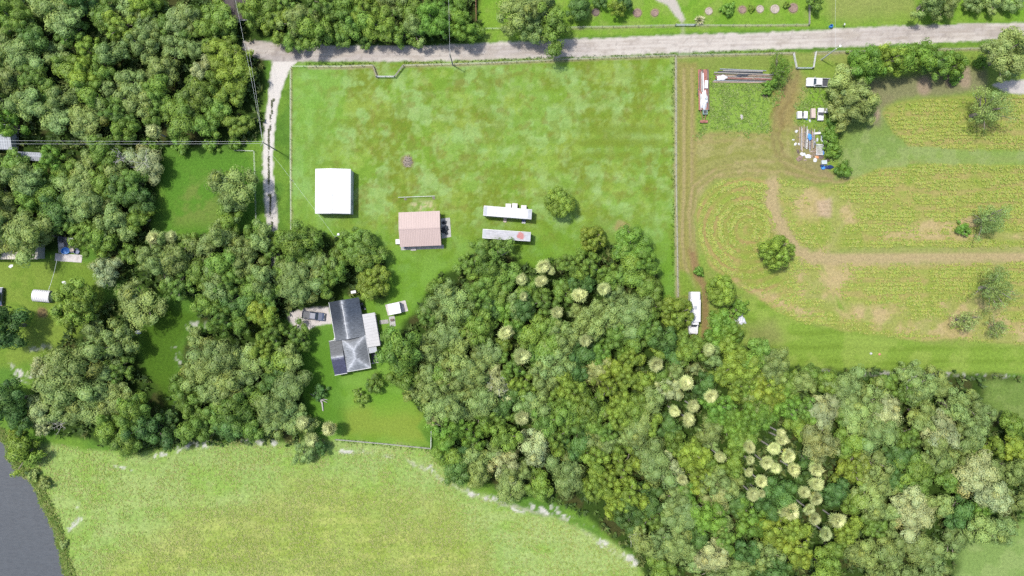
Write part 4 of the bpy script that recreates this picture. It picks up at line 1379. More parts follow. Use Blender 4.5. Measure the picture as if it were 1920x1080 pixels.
def crate(name, px, py, sx, sy, sz, mat, label, cat, rz=0.0, z=0.0, group=None, lid=True):
    root = empty(name, place(px, py, z + sz, z), rz, label, cat, group)
    m = MB()
    m.box(-sx / 2, sx / 2, -sy / 2, sy / 2, 0, sz * .94)
    m.build('body', mat, root, bevel=.02)
    m = MB()
    m.box(-sx / 2 - .03, sx / 2 + .03, -sy / 2 - .03, sy / 2 + .03, sz * .945, sz)
    m.build('lid', mat, root, bevel=.015)
    return root


crate('equipment_box', 745.5, 453, .95, 1.15, .9, M_WHITEPAINT, 'white equipment box against the driveway end of the pink-roofed building', 'box', R(2))
crate('step_block', 775, 466.5, 1.25, .8, .3, M_CONC_PALE, 'pale step block below the door of the pink-roofed building', 'step', R(2))
crate('navy_bin', 758, 464, .55, .4, .6, M_NAVY, 'small navy bin against the pink-roofed building', 'bin', R(2))
# pipe lying on the lawn with its two stands
pr = empty('pipe_rail', place(782, 369.4), R(2.2), 'long white pipe rail standing on the lawn behind the pink-roofed building', 'rail')
m = MB()
m.tube((-4.6, 0, .72), (4.6, 0, .72), .06, n=8)
m.build('pipe', M_WHITEPAINT, pr)
for xx in (-3.6, 3.6):
    m = MB()
    m.tube((xx, 0, -.05), (xx, 0, .68), .05, n=8)
    m.build('post', M_POST, pr)
tarp_heap('stump', 760, 373.5, .35, .3, .35, M_STRAW, 'small stump at the driveway end of the white pipe rail', 'stump', 61)
tarp_heap('stump', 813, 371, .4, .35, .35, M_STRAW, 'small stump at the trailer end of the white pipe rail', 'stump', 62)


def sticks(name, px, py, rx, ry, n, mat, label, cat, seed, hz=.5):
    r = np.random.default_rng(seed)
    mb = MB()
    for i in range(n):
        a = r.uniform(0, 6.28)
        q = r.uniform(0, .8) ** .5
        c = Vector((rx * q * math.cos(a), ry * q * math.sin(a), hz * (1 - q) * r.uniform(.2, 1) + .05))
        d = Vector((r.normal(), r.normal(), r.normal() * .25)).normalized() * r.uniform(.3, .8)
        mb.tube(c - d, c + d, r.uniform(.02, .06), r.uniform(.015, .04), 5)
    o = mb.build(name, mat, loc=place(px, py))
    return tag(o, label, cat)


sticks('brush_heap', 764, 303, 1.1, 1.35, 130, M_STRAW, 'round brown heap of burnt brush alone on the open lawn', 'brush heap', 71)

# --- the house: stains along ridges and hips; sky reflection painted into the slope tones
HANG = R(9.8)
hx0, hy0 = W(616.4, 567, 2.8)
house = empty('house', (hx0, hy0, 0), HANG, 'long house with a stained dark grey metal roof and a white porch roof', 'house')
k_ = (1 - 3.2 / ALT) / PPM


def hu(u, v, z):           # house plan in photograph pixels along and down the roof
    return (u * k_, -v * k_, z)


DARK_, MID_, LIGHT_ = np.array((.015, .019, .026)), np.array((.072, .077, .083)), np.array((.32, .33, .35))


def stain_and_sheen(base, ridges, width=5.0, amt=.9, fade=None):
    base = np.array(base)

    def f(p):
        u, v = p.x / k_, -p.y / k_
        d = float(min(seg_dist(np.array(u), np.array(v), [a, b]) for a, b in ridges))
        d += (float(fbm(np.array(u * 3.0), np.array(v * 3.0), 10, 321, 3)) - .5) * 5
        t = amt * math.exp(-max(0, d) / width)
        c = base
        if fade is not None:
            g = max(0, min(1, (v - fade[0]) / (fade[1] - fade[0])))
            c = c * (1 - g) + MID_ * 1.25 * g
        return tuple(c * (1 - t) + LIGHT_ * t)
    return f


EZ, RZ = 2.75, 4.1
ridge_u = 26.5
main_r = [((ridge_u, 2), (ridge_u, 74))]
parts = []
m = MB()
m.grid(hu(0, 0, EZ), hu(0, 74, EZ), hu(ridge_u, 74, RZ), hu(ridge_u, 0, RZ), 30, 14, stain_and_sheen(DARK_, main_r, 1.7, .8, (30, 95)))
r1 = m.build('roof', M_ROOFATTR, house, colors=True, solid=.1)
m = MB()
m.grid(hu(ridge_u, 0, RZ), hu(ridge_u, 74, RZ), hu(57, 74, EZ), hu(57, 0, EZ), 30, 14, stain_and_sheen(DARK_ * 1.8, main_r, 2.0, .75, (25, 85)))
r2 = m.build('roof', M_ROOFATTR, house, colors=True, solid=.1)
hips = [((12, 72), (34, 94)), ((57, 72), (34, 94)), ((34, 94), (34, 112)), ((34, 112), (12, 134)), ((34, 112), (57, 134)), ((12, 72), (12, 80))]
HZ = 4.15
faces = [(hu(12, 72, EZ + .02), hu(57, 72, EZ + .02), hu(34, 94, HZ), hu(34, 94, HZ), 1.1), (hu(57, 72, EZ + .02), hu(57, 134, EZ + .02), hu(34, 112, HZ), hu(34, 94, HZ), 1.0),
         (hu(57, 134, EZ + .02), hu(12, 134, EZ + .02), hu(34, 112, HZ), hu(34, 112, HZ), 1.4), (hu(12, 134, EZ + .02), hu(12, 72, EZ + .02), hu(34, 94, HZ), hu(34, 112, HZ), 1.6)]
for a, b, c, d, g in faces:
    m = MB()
    m.grid(a, b, c, d, 22, 12, stain_and_sheen(MID_ * g, hips, 3.2, .6))
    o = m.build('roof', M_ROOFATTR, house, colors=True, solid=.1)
    parts.append(o)
wing = [((-11, 104), (11, 104))]
m = MB()
m.grid(hu(-12.5, 72, EZ - .15), hu(11.5, 72, EZ - .15), hu(11.5, 104, 3.45), hu(-12.5, 104, 3.45), 14, 14, stain_and_sheen(MID_ * .6, wing, 1.8, .6))
parts.append(m.build('roof', M_ROOFATTR, house, colors=True, solid=.1))
m = MB()
m.grid(hu(-12.5, 104, 3.45), hu(11.5, 104, 3.45), hu(11.5, 137, EZ - .15), hu(-12.5, 137, EZ - .15), 14, 14, stain_and_sheen(np.array((.028, .03, .052)), wing, 1.6, .5))  # shade of the down-facing wing slope painted into a darker base
parts.append(m.build('roof', M_ROOFATTR, house, colors=True, solid=.1))
for o in [r1, r2] + parts:
    if o.data.polygons[len(o.data.polygons) // 2].normal.z < 0: o.data.flip_normals()
m = MB()
m.tube(hu(ridge_u, 8, RZ + .03), hu(ridge_u, 73, RZ + .03), .09, n=6)
m.build('ridge_cap', M_WHITEPAINT, house)
m = MB()
for a, b in (((0, 0), (0, 70)), ((57, 72), (57, 134)), ((-12.5, 72), (11, 72)), ((-12.5, 137), (11.5, 137)), ((12, 134.6), (57, 134.6))):
    p, q = Vector(hu(*a, EZ - .03)), Vector(hu(*b, EZ - .03))
    m.tube(p, q, .07, n=6)
m.build('gutter', M_WHITEPAINT, house)
m = MB()
for u0, u1, v0, v1, z1 in ((3, 54, 3, 73, EZ), (14.5, 54, 73.2, 131, EZ), (-10, 14, 75, 134, EZ - .2)):
    a, b = hu(u0, v0, 0), hu(u1, v1, 0)
    m.box(a[0], b[0], b[1], a[1], -.1, z1 - .08)
m.build('wall', M_WALL, house)
xw = hu(3, 0, 0)[0]
for v_ in (16, 40):
    opening(house, 'window', 'x-', hu(0, v_, 0)[1], 1.0, 1.2, 1.1, xw)
opening(house, 'door', 'x-', hu(0, 60, 0)[1], 0.1, .95, 2.05, xw)
opening(house, 'window', 'x-', hu(0, 95, 0)[1], 1.0, 1.2, 1.1, hu(-10, 0, 0)[0])
opening(house, 'window', 'x-', hu(0, 118, 0)[1], 1.0, 1.2, 1.1, hu(-10, 0, 0)[0])
opening(house, 'window', 'y-', hu(25, 0, 0)[0], 1.0, 1.4, 1.1, hu(0, 131, 0)[1])
opening(house, 'window', 'y-', hu(44, 0, 0)[0], 1.0, 1.4, 1.1, hu(0, 131, 0)[1])
# porch on the far side: white sheets, each laid separately
pz0, pz1 = 2.68, 2.35
for i in range(11):
    v0, v1 = 33 + i * 5.75, 33 + (i + 1) * 5.75 - .12
    m = MB()
    lift = .012 * (i % 2)
    m.add([hu(57.6, v0, pz0 + lift), hu(57.6, v1, pz0 + lift), hu(81, v1 + .3, pz1 + lift), hu(81, v0 + .3, pz1 + lift)], [(0, 1, 2, 3)])
    o = m.build('roof_sheet', M_PORCH, house, solid=.05)
    if o.data.polygons[0].normal.z < 0: o.data.flip_normals()
m = MB()
m.add([hu(57.8, 97, 2.45), hu(57.8, 107.5, 2.45), hu(73, 107.5, 2.25), hu(73, 97, 2.25)], [(0, 1, 2, 3)])
o = m.build('lean_to_roof', M_GREYROOF, house, solid=.05)
if o.data.polygons[0].normal.z < 0: o.data.flip_normals()
for uu, vv in ((80, 35), (80, 66), (80, 95), (72, 106)):
    m = MB()
    m.tube(hu(uu, vv, -.1), hu(uu, vv, pz1 - .06), .07, n=6)
    m.build('porch_post', M_WHITEPAINT, house)
m = MB()
a, b = hu(54.5, 36, 0), hu(79.5, 96, 0)
m.box(a[0], b[0], b[1], a[1], -.1, .14)
m.build('porch_floor', M_CONC, house)
m = MB()
a, b = hu(57, 110, 0), hu(68, 127, 0)
m.box(a[0], b[0], b[1], a[1], -.1, .12)
m.build('terrace', M_DARK, house)
m = MB()
a, b = hu(64, 127.2, 0), hu(68.5, 129, 0)
m.box(a[0] - 1.2, b[0], b[1], a[1], -.1, .16)
m.build('terrace_edge', M_CONC_PALE, house)
# boarded ramp up to the front door
m = MB()
for i in range(9):
    a, b = hu(-5.2, 44 + i * 2.9, 0), hu(-.6, 44 + i * 2.9 + 2.6, 0)
    m = MB()
    m.box(a[0], b[0], b[1], a[1], -.05, .22)
    m.build('ramp_board', M_WOODDARK, house)
m = MB()
a = hu(-3.5, 70, 0)
m.add([hu(-8, 71, .5), hu(-1, 62, .5), hu(-1, 71, .5), hu(-8, 71, -.05), hu(-1, 62, -.05), hu(-1, 71, -.05)], [(0, 1, 2), (3, 5, 4), (0, 3, 4, 1), (1, 4, 5, 2), (2, 5, 3, 0)])
m.build('step_landing', M_WHITEPAINT, house)

crate('white_tank_box', 662.5, 547.5, 1.15, .6, 1.7, M_WHITEPAINT, 'white utility box at the tree end of the grey-roofed house', 'utility box', HANG)
tarp_heap('grill', 681, 577, .5, .6, .9, M_DARK, 'black covered grill between the grey-roofed house and its porch', 'grill', 81)
crate('bin', 678, 570, .6, .6, 1.0, M_DARK, 'black wheeled bin beside the covered grill by the house wall', 'bin', HANG)
crate('white_pot', 684, 579, .35, .35, .4, M_WHITEPAINT, 'small white tub beside the black covered grill', 'tub', HANG)

# --- open shed on a slab, small terrace and boardwalk
ANG2 = R(11)
slab('shed_slab', [(722, 571.5), (760, 563), (765.5, 583), (727.5, 592)], .08, M_CONC_PALE, 'pale concrete slab under the open white-roofed shed in the back lawn', 'slab')
sh = empty('open_shed', place(739.3, 578.7, 2.4), ANG2, 'small open shed with a flat white roof on a concrete slab', 'shed')
sw, sl_ = 22.5 / PPM * .985, 20.5 / PPM * .985
m = MB()
m.box(-sw / 2, sw / 2, -sl_ / 2, sl_ / 2, 2.35, 2.43)
ro = m.build('roof', M_WHITE, sh, bevel=.02)
for a in (-1, 1):
    for b in (-1, 1):
        m = MB()
        m.tube((a * (sw / 2 - .12), b * (sl_ / 2 - .12), .08), (a * (sw / 2 - .12), b * (sl_ / 2 - .12), 2.35), .05, n=6)
        m.build('post', M_WHITEPAINT, sh)
m = MB()
m.box(-sw / 2 + .1, sw / 2 - .1, sl_ / 2 - .1, sl_ / 2 - .04, .1, 2.3)
m.build('back_wall', M_WALL, sh)
slab('terrace_slab', [(729, 594), (740, 592), (742, 611), (731.5, 613)], .07, M_CONC, 'narrow weathered concrete terrace below the open white-roofed shed', 'slab')
crate('planter', 735, 600, .8, .5, .4, M_WOODDARK, 'dark wooden planter on the narrow concrete terrace', 'planter', ANG2, .07)
bw_ = empty('boardwalk', place(720, 603.5), R(6), 'short grey boardwalk joining the porch and the narrow terrace', 'boardwalk')
for i in range(9):
    m = MB()
    m.box(-1.15 + i * .255, -1.15 + i * .255 + .23, -.5, .5, .08, .13)
    m.build('plank', M_WOODGREY, bw_)
for s in (-.4, .4):
    m = MB()
    m.box(-1.15, 1.12, s - .05, s + .05, -.03, .078)
    m.build('bearer', M_WOODDARK, bw_)

# --- buildings of the neighbours
qs = empty('arched_shed', place(76, 555, 1.6), R(-5), 'white round-roofed metal shed on the grass of the neighbouring plot', 'shed')
m = MB()
Lq, Wq = 4.2, 3.0
prof = [(Wq / 2 * math.cos(t), 1.0 + .95 * math.sin(t)) for t in np.linspace(0, math.pi, 13)]
vs = [(-Lq / 2, a, b) for a, b in prof] + [(Lq / 2, a, b) for a, b in prof]
m.add(vs, [(i, i + 1, 14 + i, 13 + i) for i in range(12)])
o = m.build('roof', M_WHITE, qs, solid=.05)
for i in range(8):
    m = MB()
    xx = -Lq / 2 + .25 + i * (Lq - .5) / 7
    for (a0, b0), (a1, b1) in zip(prof[:-1], prof[1:]):
        m.tube((xx, a0 * 1.01, b0 + .02), (xx, a1 * 1.01, b1 + .02), .03, n=4)
    m.build('rib', M_WHITE, qs)
m = MB()
m.box(-Lq / 2 + .08, Lq / 2 - .08, -Wq / 2 + .06, Wq / 2 - .06, -.08, 1.0)
m.add([(Lq / 2 - .1, a * .95, b - .04) for a, b in prof], [tuple(range(13))])
m.add([(-Lq / 2 + .1, a * .95, b - .04) for a, b in prof], [tuple(range(12, -1, -1))])
m.build('wall', M_GREYROOF, qs)
opening(qs, 'door', 'x+', 0, 0, 1.3, 1.75, Lq / 2 - .08)


def simple_house(name, px0, px1, py0, py1, eave, ridge, roof, along, rz, label, cat, h=3.0, nseam=12):
    cx, cy = (px0 + px1) / 2, (py0 + py1) / 2
    k = (1 - h / ALT) / PPM
    root = empty(name, place(cx, cy, h), rz, label, cat)
    lx, ly = (px1 - px0) * k, (py1 - py0) * k
    gable(root, lx, ly, eave, ridge, roof, M_WALL, .25, along, nseam)
    opening(root, 'window', 'y-', -lx * .22, 1.0, 1.2, 1.0, -ly / 2 + .25)
    opening(root, 'window', 'y-', lx * .25, 1.0, 1.2, 1.0, -ly / 2 + .25)
    opening(root, 'door', 'x+', 0, 0.05, .95, 2.0, lx / 2 - .25)
    opening(root, 'window', 'x-', 0, 1.0, 1.2, 1.0, -lx / 2 + .25)
    return root


simple_house('mobile_home', -60, 71, 420, 486, 2.9, 3.4, M_CREAM, 'x', R(0), 'long cream-roofed mobile home half hidden under the trees by the cluttered slab', 'mobile home', nseam=30)
simple_house('cottage', -60, 21, 232, 279, 2.7, 3.4, M_GREYROOF, 'x', R(-1), 'pale grey roofed cottage under the power line at the picture edge', 'cottage', nseam=18)
simple_house('long_shed', 28, 77, 284, 300, 2.2, 2.6, M_GREYROOF, 'x', R(-3), 'narrow grey-roofed shed tucked under trees just below the power line', 'shed', nseam=12)
simple_house('cabin', 418, 463, -40, 36, 2.7, 3.6, M_BROWNROOF, 'y', R(0), 'dark brown roofed cabin with a white edge among trees beyond the road', 'cabin', nseam=0)
cab_ = bpy.data.objects['cabin']
k = (1 - 3.0 / ALT) / PPM
m = MB()
m.box(-45 * k / 2 + .02, 45 * k / 2 + .1, -76 * k / 2 - .12, -76 * k / 2 - .02, 2.55, 2.72)
m.box(45 * k / 2 + .01, 45 * k / 2 + .11, -76 * k / 2 - .01, 76 * k / 2, 2.55, 2.72)
m.build('fascia', M_WHITEPAINT, cab_)

# cluttered slab of the neighbours
slab('yard_slab', [(104, 475), (155, 478), (153, 492.5), (103, 489)], .1, M_CONC_PALE, 'pale cracked concrete slab with clutter near the cream-roofed mobile home', 'slab')
slab('upper_yard_slab', [(108, 443), (140, 445), (141, 474), (110, 474)], .09, M_CONC, 'grey slab covered with dark junk above the pale cracked slab', 'slab')
for i, (a, b, sx, sy, sz, mt_, lb) in enumerate(((113, 448, .9, 1.3, 1.1, M_DARK, 'black cupboard at the corner of the dark junk slab'), (121, 449, .9, 1.2, 1.3, M_DARK, 'second black cupboard on the dark junk slab'), (131, 449, 1.5, .8, .8, M_WHITEPAINT, 'white chest freezer on the dark junk slab'),
                                                 (115, 459, 1.2, .9, .6, M_CONC_PALE, 'pale low box in the middle of the dark junk slab'), (128, 459, 1.3, 1.1, .7, M_DARK, 'wide black crate in the middle of the dark junk slab'), (134, 468, .9, .9, .7, M_TAN, 'tan crate between the two blue tubs'))):
    crate('storage_box', a, b, sx, sy, sz, mt_, lb, 'box', R(-4 + i * 3), .09)


def tub(px, py, rx, ry, hz, mat, label, cat, z=.09, water=True):
    root = empty('tub', place(px, py, z + hz, z), .2, label, cat)
    m = MB()
    n = 20
    prof = [(1.0, 0), (1.05, hz), (.95, hz), (.9, .1), (0.01, .1)]
    m.lathe(prof, n=n)
    m.v = [(a * rx, b * ry, c) for a, b, c in m.v]
    m.build('shell', mat, root, smooth=False)
    return root


tub(122, 470, 1.05, .8, .6, M_BLUE, 'round blue tub beside the pale cracked slab', 'tub')
tub(143, 471, .75, .7, .6, M_NAVY, 'round navy tub at the shady end of the pale slab', 'tub')
crate('porch_cabinet', 63, 472, 1.4, 2.0, 1.6, M_WHITEPAINT, 'white cabinet at the end of the cream-roofed mobile home', 'cabinet', 0)
tarp_heap('dark_bench_cover', 49, 484.5, 1.3, .5, .6, M_DARK, 'dark covered bench along the cream-roofed mobile home', 'bench', 91)
tarp_heap('sheet_metal_scrap', 120, 530, .7, .4, .12, M_WHITEPAINT, 'crumpled white scrap on the grass beside the round dark-green tree', 'scrap', 92)
tarp_heap('white_scrap', 20, 499, .6, .45, .1, M_WHITEPAINT, 'flat white scrap on the grass below the mobile home', 'scrap', 93)
tarp_heap('covered_item', 258, 623, .7, .6, .6, M_TARP, 'small white covered item in the shade of the clearing', 'covered item', 94)

# ------------------------------------------------------------------ vehicles
def wheel(parent, x, y, r=.38, w=.24):
    m = MB()
    m.tube((x, y - w / 2, r), (x, y + w / 2, r), r, n=18)
    t = m.build('wheel', M_RUBBER, parent, bevel=.03)
    m = MB()
    m.tube((x, y - w / 2 - .012, r), (x, y + w / 2 + .012, r), r * .6, n=12)
    m.build('rim', M_STEEL, t)
    return t


def cabin_glass(root, b, t, z0, z1, names=('rear_window', 'windscreen', 'side_window', 'side_window')):
    """dark panes 4 mm proud of a tapered cab; b,t = (x0,x1,y0,y1)"""
    def quadp(p, q, r_, s, nrm, nm):
        c = (Vector(p) + Vector(q) + Vector(r_) + Vector(s)) / 4
        m = MB()
        vs = []
        for a in (p, q, r_, s):
            a = Vector(a)
            vs.append(c + (a - c) * .84 + Vector(nrm) * .008)
        back = [v_ - Vector(nrm) * .02 for v_ in vs]
        m.add(vs + back, [(0, 1, 2, 3), (7, 6, 5, 4), (0, 4, 5, 1), (1, 5, 6, 2), (2, 6, 7, 3), (3, 7, 4, 0)])
        m.build(nm, M_GLASS, root)
    B = [(b[0], b[2], z0), (b[1], b[2], z0), (b[1], b[3], z0), (b[0], b[3], z0)]
    T = [(t[0], t[2], z1), (t[1], t[2], z1), (t[1], t[3], z1), (t[0], t[3], z1)]
    for (i, j), nm, dsel in (((3, 0), names[0], None), ((1, 2), names[1], None), ((0, 1), names[2], None), ((2, 3), names[3], None)):
        p, q, r_, s = Vector(B[i]), Vector(B[j]), Vector(T[j]), Vector(T[i])
        nrm = (q - p).cross(s - p).normalized()
        quadp(p, q, r_, s, nrm, nm)


def pickup(label, px, py, ang, mat, L_=5.6, wd=1.95, bed=True, name='pickup_truck', bedmat=None):
    root = empty(name, place(px, py, 1.0), R(ang), label, 'pickup truck' if bed else 'car')
    hw = wd / 2
    fx, rx = L_ / 2, -L_ / 2
    m = MB()
    cab0, cab1 = (rx + L_ * .36, rx + L_ * .74) if bed else (rx + L_ * .18, rx + L_ * .74)
    # lower body with a hood that slopes to the nose
    m.prism([(cab0, .42), (fx - .05, .42), (fx, .62), (fx - .06, .95), (fx - .55, 1.04), (cab1, 1.12), (cab0, 1.12)], -hw, hw)
    if not bed:
        m.prism([(rx, .6), (rx + .1, .42), (cab0 - .002, .42), (cab0 - .002, 1.12), (rx + .25, 1.02), (rx, .95)], -hw, hw)
    m.build('body', mat, root, bevel=.07)
    b4 = (cab0 + .03, cab1, -hw + .06, hw - .06)
    t4 = (cab0 + (.18 if bed else .75), cab1 - .62, -hw + .24, hw - .24)
    m = MB()
    m.frustum(b4, t4, 1.115, 1.72)
    m.build('cab', mat, root, bevel=.05)
    cabin_glass(root, b4, t4, 1.115, 1.72)
    if bed:
        bm_ = bedmat or mat
        bx1 = cab0 - .05
        m = MB()
        m.box(rx, bx1, -hw + .08, hw - .08, .5, .66)
        m.build('bed_floor', M_DARK, root)
        for s in (-1, 1):
            m = MB()
            m.box(rx, bx1, min(s * hw, s * (hw - .09)), max(s * hw, s * (hw - .09)), .45, 1.1)
            m.build('bed_side', bm_, root, bevel=.025)
        m = MB()
        m.box(rx, rx + .07, -hw + .095, hw - .095, .662, 1.08)
        m.build('tailgate', bm_, root, bevel=.02)
        m = MB()
        m.box(bx1 - .07, bx1, -hw + .095, hw - .095, .662, 1.1)
        m.build('bed_front', bm_, root)
    for xx in (rx + L_ * .18, fx - L_ * .16):
        for s in (-1, 1):
            wheel(root, xx, s * (hw - .1))
    for s in (-1, 1):
        m = MB()
        m.box(fx - .12, fx + .006, s * (hw - .38) - .18, s * (hw - .38) + .18, .72, .88)
        m.build('headlight', M_AMBER, root, bevel=.02)
        m = MB()
        m.box(rx - .012, rx + .03, s * (hw - .09) - .07, s * (hw - .09) + .07, .75, 1.0)
        m.build('tail_light', M_RED, root)
        m = MB()
        m.box(cab1 - .42, cab1 - .26, min(s * (hw + .01), s * (hw + .2)), max(s * (hw + .01), s * (hw + .2)), 1.08, 1.26)
        m.build('wing_mirror', mat, root, bevel=.02)
    m = MB()
    m.box(fx - .02, fx + .08, -hw + .05, hw - .05, .45, .62)
    m.build('bumper', M_STEEL, root, bevel=.03)
    m = MB()
    m.box(rx - .1, rx - .002, -hw + .05, hw - .05, .45, .62)
    m.build('bumper', M_STEEL, root, bevel=.03)
    return root


pickup('dark blue pickup truck parked on the gravel pad beside the house', 587, 592, -7, M_BLUECAR)
M_OLDWHITE = paint('chalky_white_truck_paint', (.34, .34, .335), .6, .12, 1.5, dirt=(.16, .13, .11), dirt_amt=(.6, .78))
pickup('old white pickup truck with a dark bed parked under the trees by the gate', 1535, 154, 178, M_OLDWHITE, 5.7, 2.1)
pickup('dark blue car at the picture edge beside the round-roofed shed', -3, 556, 88, M_BLUECAR, 4.4, 1.8, False, 'car')

# --- box truck beside the wood
bt = empty('box_truck', place(1303, 587, 2.8), R(-90.5), 'white box truck with a long cargo box parked at the edge of the wood', 'truck')
k = (1 - 3.0 / ALT) / PPM
TL = 80 * k
x0, x1 = -TL / 2, TL / 2
m = MB()
m.box(x0, x0 + 1.9, -1.17, 1.17, .95, 3.25)
m.box(x0 + 1.902, x0 + 7.4, -1.29, 1.29, .95, 3.28)
m.build('cargo_box', M_WHITE, bt, bevel=.05)
for yy in (-.95, .95):
    m = MB()
    m.box(x0 + .1, x0 + 7.3, yy - .03, yy + .03, 3.285, 3.33)
    m.build('roof_rail', M_GREYROOF, bt)
m = MB()
m.box(x0 + 7.402, x0 + 8.15, -1.0, 1.0, 1.0, 2.75)
m.build('cab', M_WHITE, bt, bevel=.08)
m = MB()
m.prism([(x0 + 8.152, .55), (x1, .55), (x1 + .05, 1.0), (x1 - .1, 1.5), (x0 + 8.9, 1.75), (x0 + 8.152, 1.85)], -1.12, 1.12)
m.build('hood', M_WHITEPAINT, bt, bevel=.08)
m = MB()
m.prism([(x0 + 8.152, 1.86), (x0 + 8.75, 1.80), (x0 + 8.152, 2.6)], -.62, .62)
m.build('windscreen', M_GLASS, bt)
for s in (-1, 1):
    m = MB()
    m.box(x0 + 7.55, x0 + 8.05, min(s * 1.002, s * 1.012), max(s * 1.002, s * 1.012), 1.75, 2.4)
    m.build('side_window', M_GLASS, bt)
    m = MB()
    m.box(x1 - .1, x1 + .07, s * .8 - .16, s * .8 + .16, .9, 1.15)
    m.build('headlight', M_AMBER, bt)
    for xx in (x0 + 2.2, x0 + 9.2):
        wheel(bt, xx, s * .98, .46, .28)
    m = MB()
    m.box(x0 + 8.2, x0 + 8.35, min(s * 1.13, s * 1.4), max(s * 1.13, s * 1.4), 1.6, 2.0)
    m.build('wing_mirror', M_DARK, bt)
m = MB()
m.box(x0 + .2, x1 - .4, -.45, .45, .45, .948)
m.build('chassis', M_DARK, bt)
m = MB()
m.box(x0 + 3.5, x0 + 4.3, -.35, .35, 3.285, 3.45)
m.build('roof_vent', M_GREYROOF, bt, bevel=.05)


# --- two parked freight trailers on the lawn
def freight_trailer(label, px, py, ang, Lx, Wy, rust=None, roofm=None):
    root = empty('freight_trailer', place(px, py, 3.6), R(ang), label, 'trailer', 'freight trailers parked on the lawn')
    m = MB()
    m.box(-Lx / 2, Lx / 2, -Wy / 2, Wy / 2, 1.05, 3.78)
    m.build('box', M_TRAILER, root, bevel=.03)
    n = 15
    for i in range(n):                                   # roof panels between seams
        a = -Lx / 2 + .08 + i * (Lx - .16) / n
        b = a + (Lx - .16) / n - .02
        m = MB()
        m.box(a, b, -Wy / 2 + .06, Wy / 2 - .06, 3.782, 3.80 + .006 * (i % 2))
        mt_ = roofm or M_TRAILER
        if rust and i in rust: mt_ = M_RUSTROOF
        if i in (0, n - 1): mt_ = M_GREYROOF
        m.build('roof_panel', mt_, root)
    for s in (-1, 1):
        m = MB()
        m.box(-Lx / 2, Lx / 2, min(s * (Wy / 2 - .05), s * (Wy / 2 + .03)), max(s * (Wy / 2 - .05), s * (Wy / 2 + .03)), 3.72, 3.84)
        m.build('top_rail', M_STEEL, root)
        for xx in (-Lx / 2 + 1.4, -Lx / 2 + 2.6):
            wheel(root, xx, s * (Wy / 2 - .22), .5, .3)
        m = MB()
        m.box(Lx / 2 - 2.6, Lx / 2 - 2.4, s * .8 - .09, s * .8 + .09, -.05, 1.05)
        m.build('landing_leg', M_DARK, root)
    for s in (-1, 1):
        m = MB()
        m.box(-Lx / 2 - .05, -Lx / 2 - .002, s * Wy / 4 - Wy / 4 + .04, s * Wy / 4 + Wy / 4 - .04, 1.15, 3.65)
        m.build('rear_door', M_WHITEPAINT, root)
    return root


M_RUSTROOF = paint('weathered_trailer_roof', (.205, .205, .22), .6, .18, 1.1, dirt=(.12, .115, .12), dirt_amt=(.5, .78), stretch=(1, 3, 1))
nd = M_RUSTROOF.node_tree
tc_ = nd.nodes.new('ShaderNodeTexCoord')
vd_ = nd.nodes.new('ShaderNodeVectorMath')
vd_.operation = 'DISTANCE'
vd_.inputs[1].default_value = (3.45, .05, 3.8)
nz_ = noise_node(nd, 2.2, 5, .7)
ad_ = nd.nodes.new('ShaderNodeMath')
ad_.operation = 'MULTIPLY_ADD'
nd.links.new(tc_.outputs['Object'], vd_.inputs[0])
nd.links.new(nz_.outputs[0], ad_.inputs[0])
ad_.inputs[1].default_value = -1.5
nd.links.new(vd_.outputs['Value'], ad_.inputs[2])
rp_ = ramp(nd, ad_.outputs[0], [(0.0, 0.9), (0.25, 0.0)])
bs_ = nd.nodes['Principled BSDF']
src_ = bs_.inputs['Base Color'].links[0].from_socket
mx_ = nd.nodes.new('ShaderNodeMix')
mx_.data_type = 'RGBA'
nd.links.new(rp_.outputs[0], mx_.inputs[0])
nd.links.new(src_, mx_.inputs[6])
mx_.inputs[7].default_value = (.20, .055, .05, 1)
nd.links.new(mx_.outputs[2], bs_.inputs['Base Color'])
k = (1 - 3.8 / ALT) / PPM
freight_trailer('white freight trailer with steps and pallets beside it, on the lawn', 952, 398.5, -4.5, 90.5 * k, 18 * k)
freight_trailer('weathered grey freight trailer with a red rust patch on its roof', 950, 441, -3.8, 90 * k, 16.8 * k, (11, 12, 13), M_RUSTROOF)


def pallet_box(px, py, sx, sy, sz, label, rz):
    return crate('storage_chest', px, py, sx, sy, sz, M_TAN_L, label, 'chest', rz, 0, 'pale chests behind the white freight trailer')


M_TAN_L = paint('pale_chest', (.32, .30, .295), .7, .08, 2)
pallet_box(953, 387, 1.32, 1.35, 1.2, 'pale chest behind the white trailer, first from its wheels', R(-3))
pallet_box(965, 387, 1.30, 1.5, 1.3, 'larger pale chest in the middle of the three behind the white trailer', R(-3))
pallet_box(982, 389.5, 1.30, 1.2, 1.2, 'pale chest behind the white trailer, standing apart towards its landing legs', R(-3))
for nm_, a, b, wd, mt_, lb in (('steps', 947, 412, .75, M_TAN, 'narrow tan wooden steps against the white trailer'), ('steps', 982, 414, .9, M_NAVY, 'navy blue steps against the white trailer end')):
    st = empty(nm_, place(a, b), R(-4), lb, 'steps')
    for i in range(3):
        m = MB()
        m.box(-wd / 2, wd / 2, -.65 + i * .45, -.65 + i * .45 + .43, -.03, .25 + i * .25)
        m.build('tread', mt_ if i else (M_WHITEPAINT if mt_ is M_NAVY else mt_), st)

